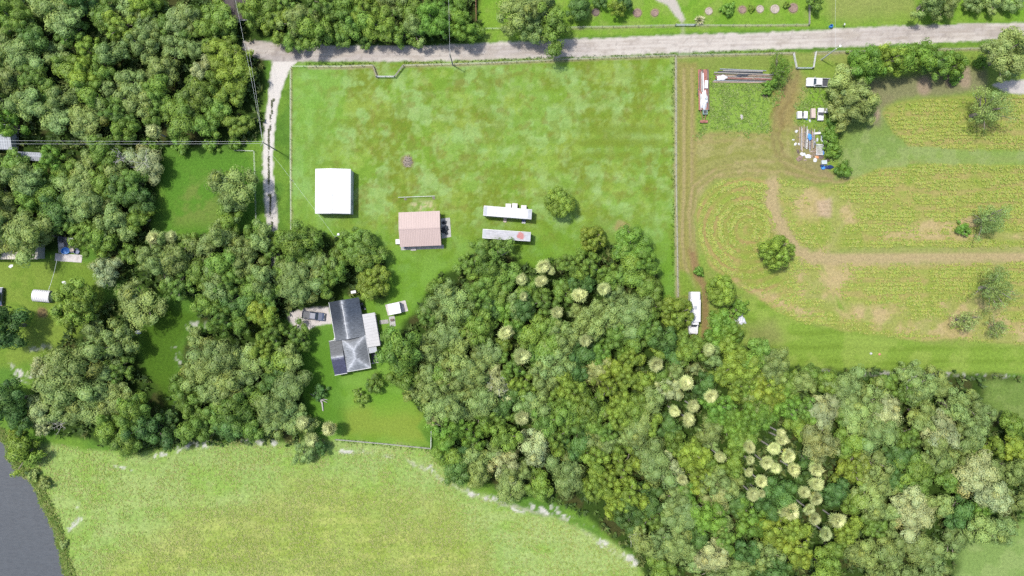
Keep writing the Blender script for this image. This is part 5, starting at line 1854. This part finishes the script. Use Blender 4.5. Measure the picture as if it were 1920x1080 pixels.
# --- loaded flatbed in the yard
fb = empty('flatbed_trailer', place(1319.5, 168, .9), R(91), 'rusty red flatbed trailer piled with junk beside the fence', 'trailer')
k = (1 - .9 / ALT) / PPM
fl = 76 * k
for i in range(6):
    m = MB()
    w0 = -1.35 + i * .45
    m.box(-fl / 2, fl / 2, w0, w0 + .42, .78, .86)
    m.build('deck_plank', M_RUST if i % 3 else M_WOODDARK, fb)
m = MB()
m.box(-fl / 2, fl / 2, -1.2, -1.05, .55, .778)
m.box(-fl / 2, fl / 2, 1.05, 1.2, .55, .778)
for i in range(5):
    xx = -fl / 2 + .2 + i * (fl - .5) / 4
    m.box(xx, xx + .12, -1.04, 1.04, .6, .776)
m.build('frame', M_RUST, fb)
for s in (-1, 1):
    for xx in (.6, 1.5):
        wheel(fb, xx - 1.4, s * 1.22, .4, .22)
    m = MB()
    m.tube((fl / 2 - .1, s * .75, .7), (fl / 2 + .0, s * .75, 1.6), .05, n=6)
    m.build('stake', M_RUST, fb)
m = MB()
m.tube((-fl / 2 + .1, .9, .66), (-fl / 2 - 2.6, .12, .6), .07, n=6)
m.tube((-fl / 2 + .1, -.9, .66), (-fl / 2 - 2.6, -.12, .6), .07, n=6)
m.build('tongue', M_RUST, fb)
m = MB()
m.box(-fl / 2 - 3.1, -fl / 2 - 2.5, -.95, .95, .45, .62)
m.box(-fl / 2 - 2.9, -fl / 2 - 2.5, -.25, .25, .622, .8)
m.tube((-fl / 2 - 2.8, 0, -.05), (-fl / 2 - 2.8, 0, .44), .07, n=6)
m.build('hitch_bar', M_RUST, fb)
Z = .87
tarp_heap('tarp_load', 1321, 187, 1.05, 2.2, 1.0, M_TARP, 'crumpled white tarp load on the rusty flatbed trailer', 'tarp', 101, Z, 0.1)
crate('cooler', 1324.5, 158, .75, 1.9, .5, M_WHITEPAINT, 'long white cooler on the rusty flatbed trailer', 'cooler', R(-3), Z)
cf = empty('wire_crate', place(1321.2, 211, .5), 0, 'small square teal-framed crate on the trailer tongue', 'crate')
for a in (-.5, .5):
    m = MB()
    m.box(a - .05, a + .05, -.55, .55, .66, 1.1)
    m.build('side', M_TEAL, cf)
    m = MB()
    m.box(-.445, .445, a - .05, a + .05, .66, 1.1)
    m.build('side', M_TEAL, cf)
m = MB()
m.box(-.44, .44, -.44, .44, .67, .75)
m.build('floor', M_DARK, cf)
for i, (a, b, ln, mt_, lb) in enumerate(((1312, 152, 4.6, M_WOODDARK, 'dark plank at the fence edge of the flatbed load'), (1315.5, 153, 5.0, M_WOODGREY, 'grey plank, second in from the fence edge of the flatbed load'), (1318.5, 155, 4.8, M_WHITEPAINT, 'white painted plank in the middle of the flatbed load'), (1313.5, 190, 4.2, M_WOODGREY, 'short grey plank beside the white tarp on the flatbed'))):
    m = MB()
    m.box(-.14, .14, -ln / 2, ln / 2, 0, .07)
    tag(m.build('plank_load', mt_, loc=place(a, b, Z, Z + .003), rz=R(-1 + i)), lb, 'plank')

# --- long poles and pipes in the yard
names_ = ['first', 'second', 'third', 'fourth', 'fifth', 'sixth', 'seventh', 'eighth', 'ninth', 'tenth', 'eleventh']
for i in range(11):
    yy = 130.5 + i * 2.35
    rr = random.Random(i + 4)
    l0 = 1335 + rr.uniform(0, 14) + (12 if i < 2 else 0)
    l1 = 1452 - rr.uniform(0, 10) - (14 if i < 3 else 0)
    rad = rr.uniform(.11, .17)
    ln = (l1 - l0) / PPM
    m = MB()
    m.tube((-ln / 2, 0, 0), (ln / 2, 0, 0), rad, rad * .92, 9)
    mt_ = [M_STEEL, M_WOODGREY, M_DARK, M_WOODGREY, M_WOODDARK, M_WOOD, M_WOODGREY, M_RUST, M_WOODDARK, M_STEEL, M_WOOD][i]
    tone = ['silvery', 'grey', 'black', 'grey', 'dark brown', 'tan', 'grey', 'rusty', 'dark brown', 'silvery', 'tan'][i]
    tag(m.build('long_pole', mt_, loc=place((l0 + l1) / 2, yy, .3, rad + (.24 if i in (2, 5, 8) else .0)), rz=R(rr.uniform(-1.4, .3) - 1)), '%s long pole, %s counted from the road in the stacked poles' % (tone, names_[i]), 'pole', 'long poles stacked in the yard')
tarp_heap('white_sheet', 1354, 145.5, 1.15, .8, .25, M_WHITEPAINT, 'white sheet lying on the ends of the stacked long poles', 'sheet', 111, .5)
tarp_heap('dark_sheet', 1392, 141, 1.6, .35, .2, M_DARK, 'dark narrow sheet over the middle of the stacked long poles', 'sheet', 112, .45)
sticks('wood_scrap', 1412, 147, 1.8, .8, 45, M_WOOD, 'tangled brown wood scraps over the stacked long poles', 'wood scraps', 113, .7)
sticks('scrap_heap', 1434, 176, .8, .9, 40, M_WOODDARK, 'small dark scrap heap in the bright weeds below the stacked poles', 'scrap heap', 114, .6)
tarp_heap('grey_rock', 1391, 219, .45, .6, .35, M_CONC_PALE, 'pale grey lump alone in the weeds of the yard', 'rock', 115)

# --- old vehicle bodies and appliances in the yard
crate('washer', 1500, 215, 1.05, 1.7, .95, M_OLDWHITE, 'white box-like appliance, first in the line under the yard trees', 'appliance', R(2))
crate('washer', 1511, 215, .9, 1.7, .95, M_WHITEPAINT, 'white appliance with blue scrap beside it, second in the line', 'appliance', R(-3))
tarp_heap('scrap_bundle', 1505.5, 215, .35, .7, .7, M_DARK, 'dark scrap between the two white appliances', 'scrap', 121)
tarp_heap('blue_scrap', 1513, 221, .3, .5, .35, M_BLUE, 'small blue scrap at the foot of the second white appliance', 'scrap', 122)
crate('panel_box', 1525.5, 212, 1.0, 2.3, 1.1, M_TAN, 'tan flat-topped box between the appliances and the white cart', 'box', R(1))
ct = empty('utility_cart', place(1539.5, 214, .9), R(-92), 'white utility cart with dark seat under the yard trees', 'cart')
m = MB()
m.prism([(-1.55, .35), (1.5, .35), (1.6, .55), (1.45, .85), (.3, .95), (.25, .7), (-.4, .7), (-.45, .95), (-1.55, .95)], -.72, .72)
m.build('body', M_OLDWHITE, ct, bevel=.05)
m = MB()
m.box(-.38, .22, -.62, .62, .702, .86)
m.build('seat', M_DARK, ct, bevel=.04)
m = MB()
m.box(-1.35, -.6, -.6, .6, .952, 1.0)
m.build('lid', M_WHITEPAINT, ct)
for s in (-1, 1):
    for xx in (-1.05, 1.05):
        wheel(ct, xx, s * .66, .3, .2)
m = MB()
m.tube((.45, .2, .9), (.3, .2, 1.2), .03, n=6)
m.tube((.3, .02, 1.2), (.3, .38, 1.2), .03, n=6)
m.build('steering_bar', M_DARK, ct)
crate('white_chest', 1550, 207, .9, 1.1, .8, M_WHITEPAINT, 'white chest half under the tree beside the utility cart', 'chest', 0)

# --- sawn boards
for i in range(13):
    rr = random.Random(40 + i)
    xx = 1499.5 + i * 2.35
    y0, y1 = 234 + rr.uniform(0, 10) + (6 if i > 6 else 0), 284 - rr.uniform(0, 12)
    ln = (y1 - y0) / PPM
    m = MB()
    wd = rr.uniform(.16, .27)
    hh = rr.uniform(.08, .2)
    m.box(-wd / 2, wd / 2, -ln / 2, ln / 2, 0, hh)
    mt_ = [M_WOOD, M_WOODGREY, M_TAN, M_WOOD, M_WOODDARK, M_WOODGREY, M_WHITEPAINT, M_WOODDARK, M_GREYROOF, M_WOODDARK, M_WOOD, M_WOODGREY, M_WOODDARK][i]
    tone = ['brown', 'grey', 'tan', 'brown', 'dark', 'grey', 'white', 'dark', 'bluish', 'dark', 'brown', 'grey', 'dark'][i]
    nn = names_ + ['twelfth', 'thirteenth']
    tag(m.build('board', mt_, loc=place(xx, (y0 + y1) / 2, .1, .02 + .22 * (i % 2)), rz=R(rr.uniform(-3, 3) - 2)), '%s board, %s counted from the fence side of the lumber' % (tone, nn[i]), 'board', 'boards lying in the yard lumber')
tarp_heap('blue_tarp', 1519, 256.5, .6, .75, .3, M_BLUE, 'bright blue tarp scrap lying on the boards', 'tarp', 131, .45)
for i, (a, b, rx, ry, mt_, lb) in enumerate(((1506, 289, .9, .4, M_TARP, 'torn white rag below the boards'), (1516, 293, 1.0, .45, M_TARP, 'long torn white rag below the boards, beside the white rack'), (1492, 270, .35, .4, M_TARP, 'small white scrap beside the boards on the fence side'), (1498.5, 270, .3, .35, M_WHITEPAINT, 'tiny white scrap touching the boards on the fence side'), (1529, 300, .6, .5, M_TARP, 'pinkish white rag between the rack and the straw ground'),
                                                (1532, 294, .7, .35, M_ORANGE, 'orange scrap below the white rack'), (1540, 294, .9, .6, M_WOODDARK, 'brown scrap below the white rack'), (1500, 297, .9, .7, M_SOIL, 'dark soil heap below the boards'))):
    tarp_heap('scrap', a, b, rx, ry, .25, mt_, lb, 'scrap', 140 + i, 0)
for i, (a, b, rx, ry, hz, mt_, lb) in enumerate(((1494, 246, .5, .3, .25, M_TARP, 'white crumpled bag at the road end of the boards, fence side'), (1497, 284, .4, .5, .3, M_WOODDARK, 'dark splintered lump at the meadow end of the boards'), (1528, 268, .35, .6, .5, M_STEEL, 'grey bent metal lump between the boards and the slatted rack'), (1533, 262, .3, .4, .4, M_TARP, 'small white bag touching the slatted rack'),
                                                    (1544, 286, .35, .5, .5, M_BLUE, 'small blue bundle beside the slatted rack, shrub side'), (1549, 277, .4, .4, .6, M_DARK, 'black bundle beside the slatted rack under the shrubs'), (1488, 262, .3, .25, .15, M_WHITEPAINT, 'white scrap lying apart on the straw ground by the boards'), (1510, 300, .35, .3, .2, M_WOOD, 'brown scrap apart below the long white rag'), (1523, 284, .5, .25, .3, M_TAN, 'tan scrap at the end of the boards by the rack'),
                                                    (1553, 300, .4, .5, .5, M_WOODDARK, 'brown bundle between the pale grey box and the shrubs'), (1536, 246, .3, .3, .3, M_STEEL, 'grey drum lid beside the short white beam'), (1519, 226, .35, .3, .3, M_TARP, 'white bag between the appliances and the boards'))):
    tarp_heap('scrap', a, b, rx, ry, hz, mt_, lb, 'scrap', 340 + i, 0, jag=.28)
sticks('splintered_wood', 1512, 262, 2.0, 2.6, 60, M_WOODGREY, 'loose grey sticks scattered over the lying boards', 'sticks', 391, .5)
sticks('splintered_wood', 1528, 288, 1.6, 1.2, 50, M_WOOD, 'loose brown sticks scattered below the slatted rack', 'sticks', 392, .4)
rk = empty('wheel_rack', place(1537.5, 280, .8), R(-3), 'white slatted rack standing at the end of the boards', 'rack')
for i in range(6):
    m = MB()
    m.box(-.82 + i * .31, -.82 + i * .31 + .12, -1.35, 1.35, .62, .7)
    m.build('slat', M_WHITEPAINT, rk)
for b in (-1.3, 1.18):
    m = MB()
    m.box(-.9, .9, b, b + .12, .5, .618)
    m.build('cross_bar', M_WHITEPAINT, rk)
for a in (-.85, .75):
    for b in (-1.28, 1.2):
        m = MB()
        m.box(a, a + .1, b, b + .08, -.05, .499)
        m.build('leg', M_STEEL, rk)
tarp_heap('white_tank_cover', 1546, 261, .8, 1.15, .9, M_TARP, 'rounded white covered tank beside the boards and shrubs', 'covered tank', 151)
m = MB()
m.box(-.9, .9, -.25, .25, 0, .35)
tag(m.build('white_beam', M_WHITEPAINT, loc=place(1532, 250, .2, 0), rz=R(4)), 'short white beam between the boards and the covered tank', 'beam')
crate('light_box', 1546, 304, 1.25, .95, .7, M_GALV, 'pale grey box beside the navy covered heap', 'box', R(3))
tarp_heap('navy_heap', 1556, 313, 1.0, .65, .7, M_NAVY, 'navy covered heap beside the pale grey box', 'covered heap', 152)
tub(1544, 314, .45, .45, .5, M_BLUE, 'blue tub beside the navy covered heap', 'tub', 0)
tub(1542, 310, .35, .35, .6, M_NAVY, 'small navy tub behind the blue tub', 'tub', 0)

# --- wrecked canopy beside the field
tarp_heap('fallen_canopy', 1388, 598, 1.25, 1.6, .8, M_TARP, 'torn white fallen canopy at the edge of the field', 'canopy', 161, 0, .2, jag=.26)
m = MB()
m.path([(0, 0, 0), (.3, 1.2, .9), (1.2, 2.4, 1.1), (2.4, 2.2, .3)], .06, .04, 6)
m.path([(-.8, -2.2, 0), (-.9, 0, .6), (-1.2, 2.0, .7)], .06, .05, 6)
tag(m.build('bent_poles', M_STEEL, loc=place(1388, 598)), 'bent grey poles sticking out of the fallen canopy', 'poles')
tarp_heap('white_bucket', 1634, 663, .32, .32, .4, M_WHITEPAINT, 'white bucket on the grass strip below the crop field', 'bucket', 171, jag=.02)
tarp_heap('red_bucket', 1650, 664.5, .32, .32, .35, paint('faded_red', (.36, .16, .12), .6), 'faded red bucket on the grass strip below the crop field', 'bucket', 172, jag=.02)
tub(1559.5, 48, .38, .38, .9, M_BLUE, 'blue barrel standing at the road verge', 'barrel', 0)
mbx = empty('mailbox', place(1580, 48.5), 0, 'small white mailbox on a post at the road verge', 'mailbox')
m = MB()
m.box(-.05, .05, -.05, .05, -.1, 1.0)
m.build('post', M_POST, mbx)
m = MB()
m.prism([(-.12, 1.0), (.12, 1.0), (.12, 1.16), (.07, 1.24), (-.07, 1.24), (-.12, 1.16)], -.25, .25)
m.build('box', M_WHITEPAINT, mbx)
# ring beds on the far side of the road
for i, (a, b, rr, mt_, lb) in enumerate(((1117, 23, .95, M_WOODDARK, 'dark mulch ring bed beside the big rounded roadside trees'), (1195, 24, 1.1, M_SOIL, 'mulch ring bed on the tree side of the shell lane'), (1228, 24, .95, M_SOIL, 'mulch ring bed next to the shell lane on its tree side'), (1329, 21, .95, M_STRAW, 'pale ring bed beside the pampas clump'), (1392, 18, .95, M_SOIL, 'ring bed with a sapling, first past the round green bush'), (1425, 17, .95, M_STRAW, 'pale oval ring bed, second past the round green bush'), (1453, 17, 1.15, M_STRAW, 'pale round ring bed, third past the round green bush'), (1487, 15, 1.2, M_SOIL, 'brown ring bed by the corner of the garden fence'))):
    m = MB()
    m.lathe([(rr, -.02), (rr * .95, .16), (rr * .72, .2), (rr * .6, .08), (.02, .1)], n=18)
    tag(m.build('ring_bed', mt_, loc=place(a, b)), lb, 'ring bed', 'ring beds in the garden across the road')
# pampas clump
r9 = np.random.default_rng(9)
m = MB()
for i in range(240):
    az, el = r9.uniform(0, 6.28), R(r9.uniform(25, 85))
    d = Vector((math.cos(az) * math.cos(el), math.sin(az) * math.cos(el), math.sin(el)))
    ln = r9.uniform(1.1, 2.0)
    s = Vector((-d.y, d.x, 0)).normalized() * r9.uniform(.04, .09)
    t = r9.uniform(.75, 1.2)
    c = (.5 * t, .44 * t, .32 * t) if i % 2 else (.2 * t, .24 * t, .08 * t)
    m.add([(0, 0, 0), d * ln * .6 - s, d * ln + Vector((0, 0, -.3)), d * ln * .6 + s], [(0, 1, 2, 3)], c)
o = m.build('pampas_grass', M_BLADE, loc=place(1312, 37, .8), colors=True)
tag(o, 'pale cream pampas clump beside the garden gate across the road', 'plant')
o.color = (1, 1, 1, 1)
# dead trees
def dead_tree(label, px, py, seed, Rm, h, lean=None, name='dead_tree'):
    r = np.random.default_rng(seed)
    root = empty(name, place(px, py, h * .8), 0, label, 'dead tree')
    m = MB()
    top = Vector((0, 0, h * .55))
    m.path([(0, 0, -.1), (.1, .05, h * .3), top], .22, .15, 7)
    m.build('trunk', M_DEADWOOD, root)
    for i in range(7):
        az = i * .9 + r.uniform(0, .5)
        e = top + Vector((math.cos(az) * Rm, math.sin(az) * Rm, h * .3 * r.uniform(.3, 1.3)))
        mid = top.lerp(e, .5) + Vector((r.normal(0, .25), r.normal(0, .25), .2))
        m = MB()
        m.path([top, mid, e], .06, .02, 5)
        for k in range(4):
            s = mid.lerp(e, k / 4)
            m.path([s, s + Vector((r.normal(0, .5), r.normal(0, .5), r.uniform(.1, .6)))], .04, .015, 4)
        m.build('limb', M_DEADWOOD, root)
    return root


dead_tree('bare white branched dead tree among the woods above the clearing', 262, 302, 1, 2.6, 10.5)
dead_tree('bare white dead tree beside the leafy crowns near the power line', 219, 292, 2, 1.8, 10.0)
dead_tree('bare grey dead tree deep in the big wood, pond side', 932, 722, 3, 2.6, 10.0)
dead_tree('bare pale dead tree rising at the meadow tip of the wood', 1190, 1010, 4, 1.6, 6.5)
dead_tree('small bare grey dead tree at the pond end of the meadow trees', 110, 797, 5, 1.6, 4.0)
dead_tree('bare silvery dead tree in the pale trees by the lower grass strip', 1717, 720, 6, 2.3, 9.0)
ft = empty('fallen_tree', place(600, 752), 0, 'fallen grey forked trunk lying on the lawn below the house', 'fallen tree')
m = MB()
m.path([(-1.4, 1.2, .25), (.2, .3, .3), (.6, -.4, .3), (.8, -2.4, .2)], .3, .16, 8)
m.build('trunk', M_DEADWOOD, ft)
for e in ((2.0, .4, .4), (-2.4, 1.9, .5), (1.9, -.3, .5), (-.6, 2.2, .6)):
    m = MB()
    m.path([(.2, .3, .3), Vector((.2, .3, .3)).lerp(Vector(e), .5) + Vector((0, .2, .2)), e], .16, .05, 6)
    m.build('limb', M_DEADWOOD, ft)

# ------------------------------------------------------------------ fences, gates, poles, wires
def fence(label, pts, spacing=3.0, ph=1.25, wires=3, rail=False, mat=None, pr=.055, name='fence'):
    P = [Vector((*W(x, y), 0)) for x, y in pts]
    root = empty(name, P[0], 0, label, 'fence')
    o0 = P[0]
    first = None
    shared = None
    for a, b in zip(P[:-1], P[1:]):
        n = max(1, int(round((b - a).length / spacing)))
        for i in range(n + (1 if b is P[-1] else 0)):
            p = a.lerp(b, i / n) - o0
            if shared is None:
                m = MB()
                m.tube((0, 0, -.15), (0, 0, ph), pr, pr * .9, 7)
                shared = m.mesh('post')
                shared.materials.append(mat or M_POST)
            o = bpy.data.objects.new('post', shared)
            COL.objects.link(o)
            o.parent = root
            o.location = p
    for k in range(wires):
        z = ph * (.35 + .6 * k / max(1, wires - 1))
        m = MB()
        for a, b in zip(P[:-1], P[1:]):
            if rail:
                d = (b - a).normalized()
                s = Vector((-d.y, d.x, 0)) * .035
                q = [a - o0 - s, b - o0 - s, b - o0 + s, a - o0 + s]
                m.add([v_ + Vector((0, 0, z - .07)) for v_ in q] + [v_ + Vector((0, 0, z + .07)) for v_ in q], [(0, 3, 2, 1), (4, 5, 6, 7), (0, 1, 5, 4), (1, 2, 6, 5), (2, 3, 7, 6), (3, 0, 4, 7)])
            else:
                m.tube(a - o0 + Vector((0, 0, z)), b - o0 + Vector((0, 0, z)), 0.012, n=4)
        m.build('rail' if rail else 'wire', (mat or M_POST) if rail else M_WIRE, root)
    return root


fence('wire fence between the lawn and the road, driveway part', [(548, 126), (640, 126), (700, 124)])
fence('wire fence between the lawn and the road, long straight part', [(757, 124), (900, 120), (1060, 113), (1264, 105)])
fence('wooden railed wing on the driveway side of the lawn gate', [(700, 124), (707, 144)], 1.5, 1.25, 3, True)
fence('wooden railed wing on the yard side of the lawn gate', [(741, 145), (757, 124)], 1.5, 1.25, 3, True)
fence('long wire fence separating the lawn from the yard and crops', [(1266, 106), (1266.5, 330), (1270, 556)], 2.6, 1.3, 4)
fence('wire fence along the road in front of the yard', [(1270, 105), (1400, 103), (1486, 101)])
fence('pale railed wing of the yard gate on the lawn side', [(1486, 101), (1491.5, 129)], 1.4, 1.25, 3, True, M_WHITEPAINT)
fence('pale railed wing of the yard gate on the light-pole side', [(1523, 129), (1527.5, 99)], 1.4, 1.25, 3, True, M_WHITEPAINT)
fence('wire fence along the road behind the hedge trees', [(1528, 99), (1640, 97), (1840, 92)])
fence('thin pale fence between the driveway and the lawn', [(546, 130), (546, 300), (547, 432)], 2.6, 1.2, 3)
fence('weathered rail fence at the meadow end of the back lawn', [(630, 823), (720, 831), (808, 840)], 2.4, 1.1, 2, True, M_DEADWOOD)
fence('short white fence rising from the back lawn corner', [(808.5, 838), (809, 806)], 1.4, 1.3, 3, True, M_WHITEPAINT)
fence('garden wire fence across the road, before the garden gate', [(1066, 53), (1150, 51.5), (1266, 49)])
fence('garden wire fence across the road, after the garden gate', [(1303, 49), (1420, 49), (1515, 48)])
fence('garden fence turning away from the road at its corner', [(1515.5, 47), (1515.5, -10)], 2.2, 1.25, 3, True)
fence('garden wire fence beside the dense bright green trees', [(897, 55.5), (950, 55)])
fence('rusty side fence between the dense trees and the green garden', [(892.5, -10), (893, 42)], 2.0, 1.3, 3, True, M_RUST)
fence('thin fence on the wooded side of the driveway', [(442, 283), (478, 284), (480, 340), (482, 420)], 2.6, 1.2, 3)


def gate(label, a, b, mat, name='gate'):
    A, B = Vector((*W(*a), 0)), Vector((*W(*b), 0))
    d = B - A
    root = empty(name, A, math.atan2(d.y, d.x), label, 'gate')
    ln = d.length
    for z in (.25, .5, .75, 1.0, 1.22):
        m = MB()
        m.tube((0.12, 0, z), (ln - .12, 0, z), .035, n=6)
        m.build('bar', mat, root)
    for x in (.1, ln / 2, ln - .1):
        m = MB()
        m.tube((x, 0, .2), (x, 0, 1.26), .04, n=6)
        m.build('upright', mat, root)
    for x in (-.05, ln + .05):
        m = MB()
        m.tube((x, 0, -.15), (x, 0, 1.4), .1, n=8)
        m.build('gate_post', M_POST, root)
    return root


gate('galvanised tube gate set back from the road at the lawn', (706.5, 145), (740, 145), M_WHITEPAINT)
gate('galvanised tube gate set back from the road at the yard', (1492, 129), (1522, 129), M_GALV)
gate('pale tube gate across the shell lane to the garden', (1266, 48.5), (1302, 48.5), M_GALV)


def utility_pole(px, py, h, label, arm=None, lamp=False, mat=None):
    root = empty('utility_pole', (*W(px, py), 0), 0, label, 'utility pole')
    m = MB()
    m.tube((0, 0, -.3), (0, 0, h), .17, .11, 10)
    m.build('shaft', mat or M_WOODGREY, root)
    if arm:
        d = Vector((math.cos(R(arm)), math.sin(R(arm)), 0))
        m = MB()
        p = Vector((0, 0, h - .4))
        m.tube(p - d * 1.1, p + d * 1.1, .06, n=6)
        m.build('cross_arm', M_WOODGREY, root)
        for t in (-1.0, -.4, .4, 1.0):
            m = MB()
            m.tube(p + d * t + Vector((0, 0, .06)), p + d * t + Vector((0, 0, .24)), .05, .04, 8)
            m.build('insulator', M_CONC_PALE, root)
    if lamp:
        m = MB()
        m.tube((0, 0, h - .3), (.9, .6, h + .1), .035, n=6)
        m.build('lamp_arm', M_GALV, root)
        m = MB()
        m.lathe([(.08, h - .02), (.32, h + .02), (.30, h + .22), (.1, h + .3)], .9, .6, 12)
        m.build('lamp_head', M_WHITEPAINT, root)
    return root


utility_pole(517, 281, 9.6, 'wooden utility pole with cross arm standing beside the driveway', 60)
utility_pole(849, 122, 9.0, 'wooden utility pole at the lawn side of the road', 80)
utility_pole(1540, 112, 8.2, 'pale utility pole with a lamp head beside the yard gate', None, True, M_WHITEPAINT)
utility_pole(638, 447, 5.5, 'short service pole at the edge of the round lawn trees', None, True, M_WOODDARK)


def wire(label, a, ha, b, hb, sag=.6, r=.015):
    A = Vector((*W(a[0], a[1], 0), ha)) if len(a) == 2 else Vector(a)
    B = Vector((*W(b[0], b[1], 0), hb)) if len(b) == 2 else Vector(b)
    m = MB()
    pts = []
    for i in range(15):
        t = i / 14
        p = A.lerp(B, t)
        p.z -= sag * 4 * t * (1 - t)
        pts.append(p - A)
    m.path(pts, r, r, 4)
    return tag(m.build('overhead_wire', M_POWERLINE, loc=A), label, 'overhead wire')


wire('upper of two overhead wires crossing the woods to the driveway pole', (-40, 277), 9.3, (517, 279.5), 9.3)
wire('lower of two overhead wires crossing the woods to the driveway pole', (-40, 283), 9.2, (517, 283), 9.2)
wire('overhead wire from the driveway pole up towards the road bend', (517, 281), 9.4, (490, 110), 9.0)
wire('second overhead wire from the driveway pole towards the cabin roof', (517, 282), 9.2, (462, 12), 8.0)
wire('service wire slanting from the driveway pole to the short service pole', (517, 282), 9.0, (638, 447), 5.4, .8)
wire('overhead wire from the lawn-side pole into the palm trees across the road', (849, 121), 8.8, (845, -40), 8.8)
wire('overhead wire from the lamp pole across the road', (1540, 112), 7.9, (1542, -30), 8.2)
wire('thin service wire from the cluttered slab to the round-roofed shed', (121, 488), 3.0, (100, 548), 2.2, .3, .03)

# ------------------------------------------------------------------ labels that single out every tree and palm
LAND = [('white metal barn', 623, 358), ('pink-roofed building', 787, 430), ('freight trailers', 950, 420), ('grey-roofed house', 655, 630), ('white box truck', 1303, 587), ('pond', 30, 930), ('round-roofed shed', 76, 555),
        ('cluttered slab', 130, 470), ('driveway pole', 505, 275), ('driveway bend', 510, 115), ('open shed', 742, 578), ('back lawn corner', 808, 840), ('yard boards', 1515, 262), ('old white pickup', 1535, 155), ('palm grove', 1490, 895),
        ('wood-edge sand', 1020, 955), ('grass strip buckets', 1642, 663), ('pond-side sand', 340, 842), ('brown cabin', 440, 15), ('lawn pole', 847, 110), ('garden gate', 1285, 48), ('fallen canopy', 1388, 598),
        ('twin cream palms', 1017, 513), ('cream palm trio', 1290, 770), ('lone lawn palm', 617, 804), ('farm lane', 1890, 165), ('crop lane', 1700, 482), ('hedge by the yard', 1690, 118), ('fallen grey trunk', 600, 750), ('dark blue pickup', 587, 592), ('mobile home', 20, 450), ('grey-roofed cottage', 0, 255), ('gravel road', 680, 100), ('far corner', 1900, 1060)]
ORD = ['first', 'second', 'third', 'fourth', 'fifth', 'sixth', 'seventh', 'eighth', 'ninth', 'tenth', 'eleventh', 'twelfth', 'thirteenth', 'fourteenth', 'fifteenth', 'sixteenth']


def side_of(lx, ly, x, y):
    dx, dy = x - lx, y - ly
    if abs(dy) > abs(dx):
        return ('road' if ly > 120 else 'far') if dy < 0 else 'meadow'
    return 'pond' if dx < 0 else 'crop'


def describe(items, word):
    """items: (root, px, py, look words)"""
    bins = {}
    for root, x, y, look in items:
        k = min(range(len(LAND)), key=lambda i: math.hypot(LAND[i][1] - x, LAND[i][2] - y))
        s = side_of(LAND[k][1], LAND[k][2], x, y)
        bins.setdefault((look, k, s), []).append((math.hypot(LAND[k][1] - x, LAND[k][2] - y), root))
    for (look, k, s), li in bins.items():
        li.sort(key=lambda t: t[0])
        sw = {'road': 'road side', 'far': 'far side', 'meadow': 'meadow side', 'pond': 'pond side', 'crop': 'crop side'}[s]
        for i, (_, root) in enumerate(li):
            if len(li) == 1: lb = '%s %s on the %s of the %s' % (look, word, sw, LAND[k][0])
            else: lb = '%s %s, %s out from the %s, %s' % (look, word, ORD[i], LAND[k][0], sw)
            root['label'] = lb


def size_word(r):
    return 'small' if r < 21 else ('mid-sized' if r < 29 else ('large' if r < 37 else 'very large'))


items_t, items_s = [], []
for root, x, y, r, typ, kind in TREES:
    if kind == 'bush':
        root['category'] = 'shrub'
        root['group'] = 'shrubs'
        items_s.append((root, x, y, ('low ' if r < 15 else 'broad ') + COLNAME[typ]))
    else:
        root['category'] = 'tree'
        root['group'] = {'A': 'grey-green trees', 'P': 'pale silvery trees', 'B': 'olive-green trees', 'C': 'yellow-green trees', 'Y': 'pale yellowish trees', 'D': 'bright green trees', 'F': 'dark green trees', 'T': 'tan-green trees', 'G': 'bare trees'}[typ]
        items_t.append((root, x, y, size_word(r) + ' ' + ('wispy ' if kind == 'wispy' else '') + COLNAME[typ]))
describe(items_t, 'tree')
describe(items_s, 'shrub')
items_p = []
for root, x, y, r, g in PALMS:
    root['category'] = 'palm tree'
    root['group'] = 'fan palms rising out of the woods'
    items_p.append((root, x, y, ('big ' if r > 15 else ('small ' if r < 13 else '')) + ('cream-headed' if g < .12 else 'pale green' if g < .32 else 'green-headed')))
describe(items_p, 'fan palm')
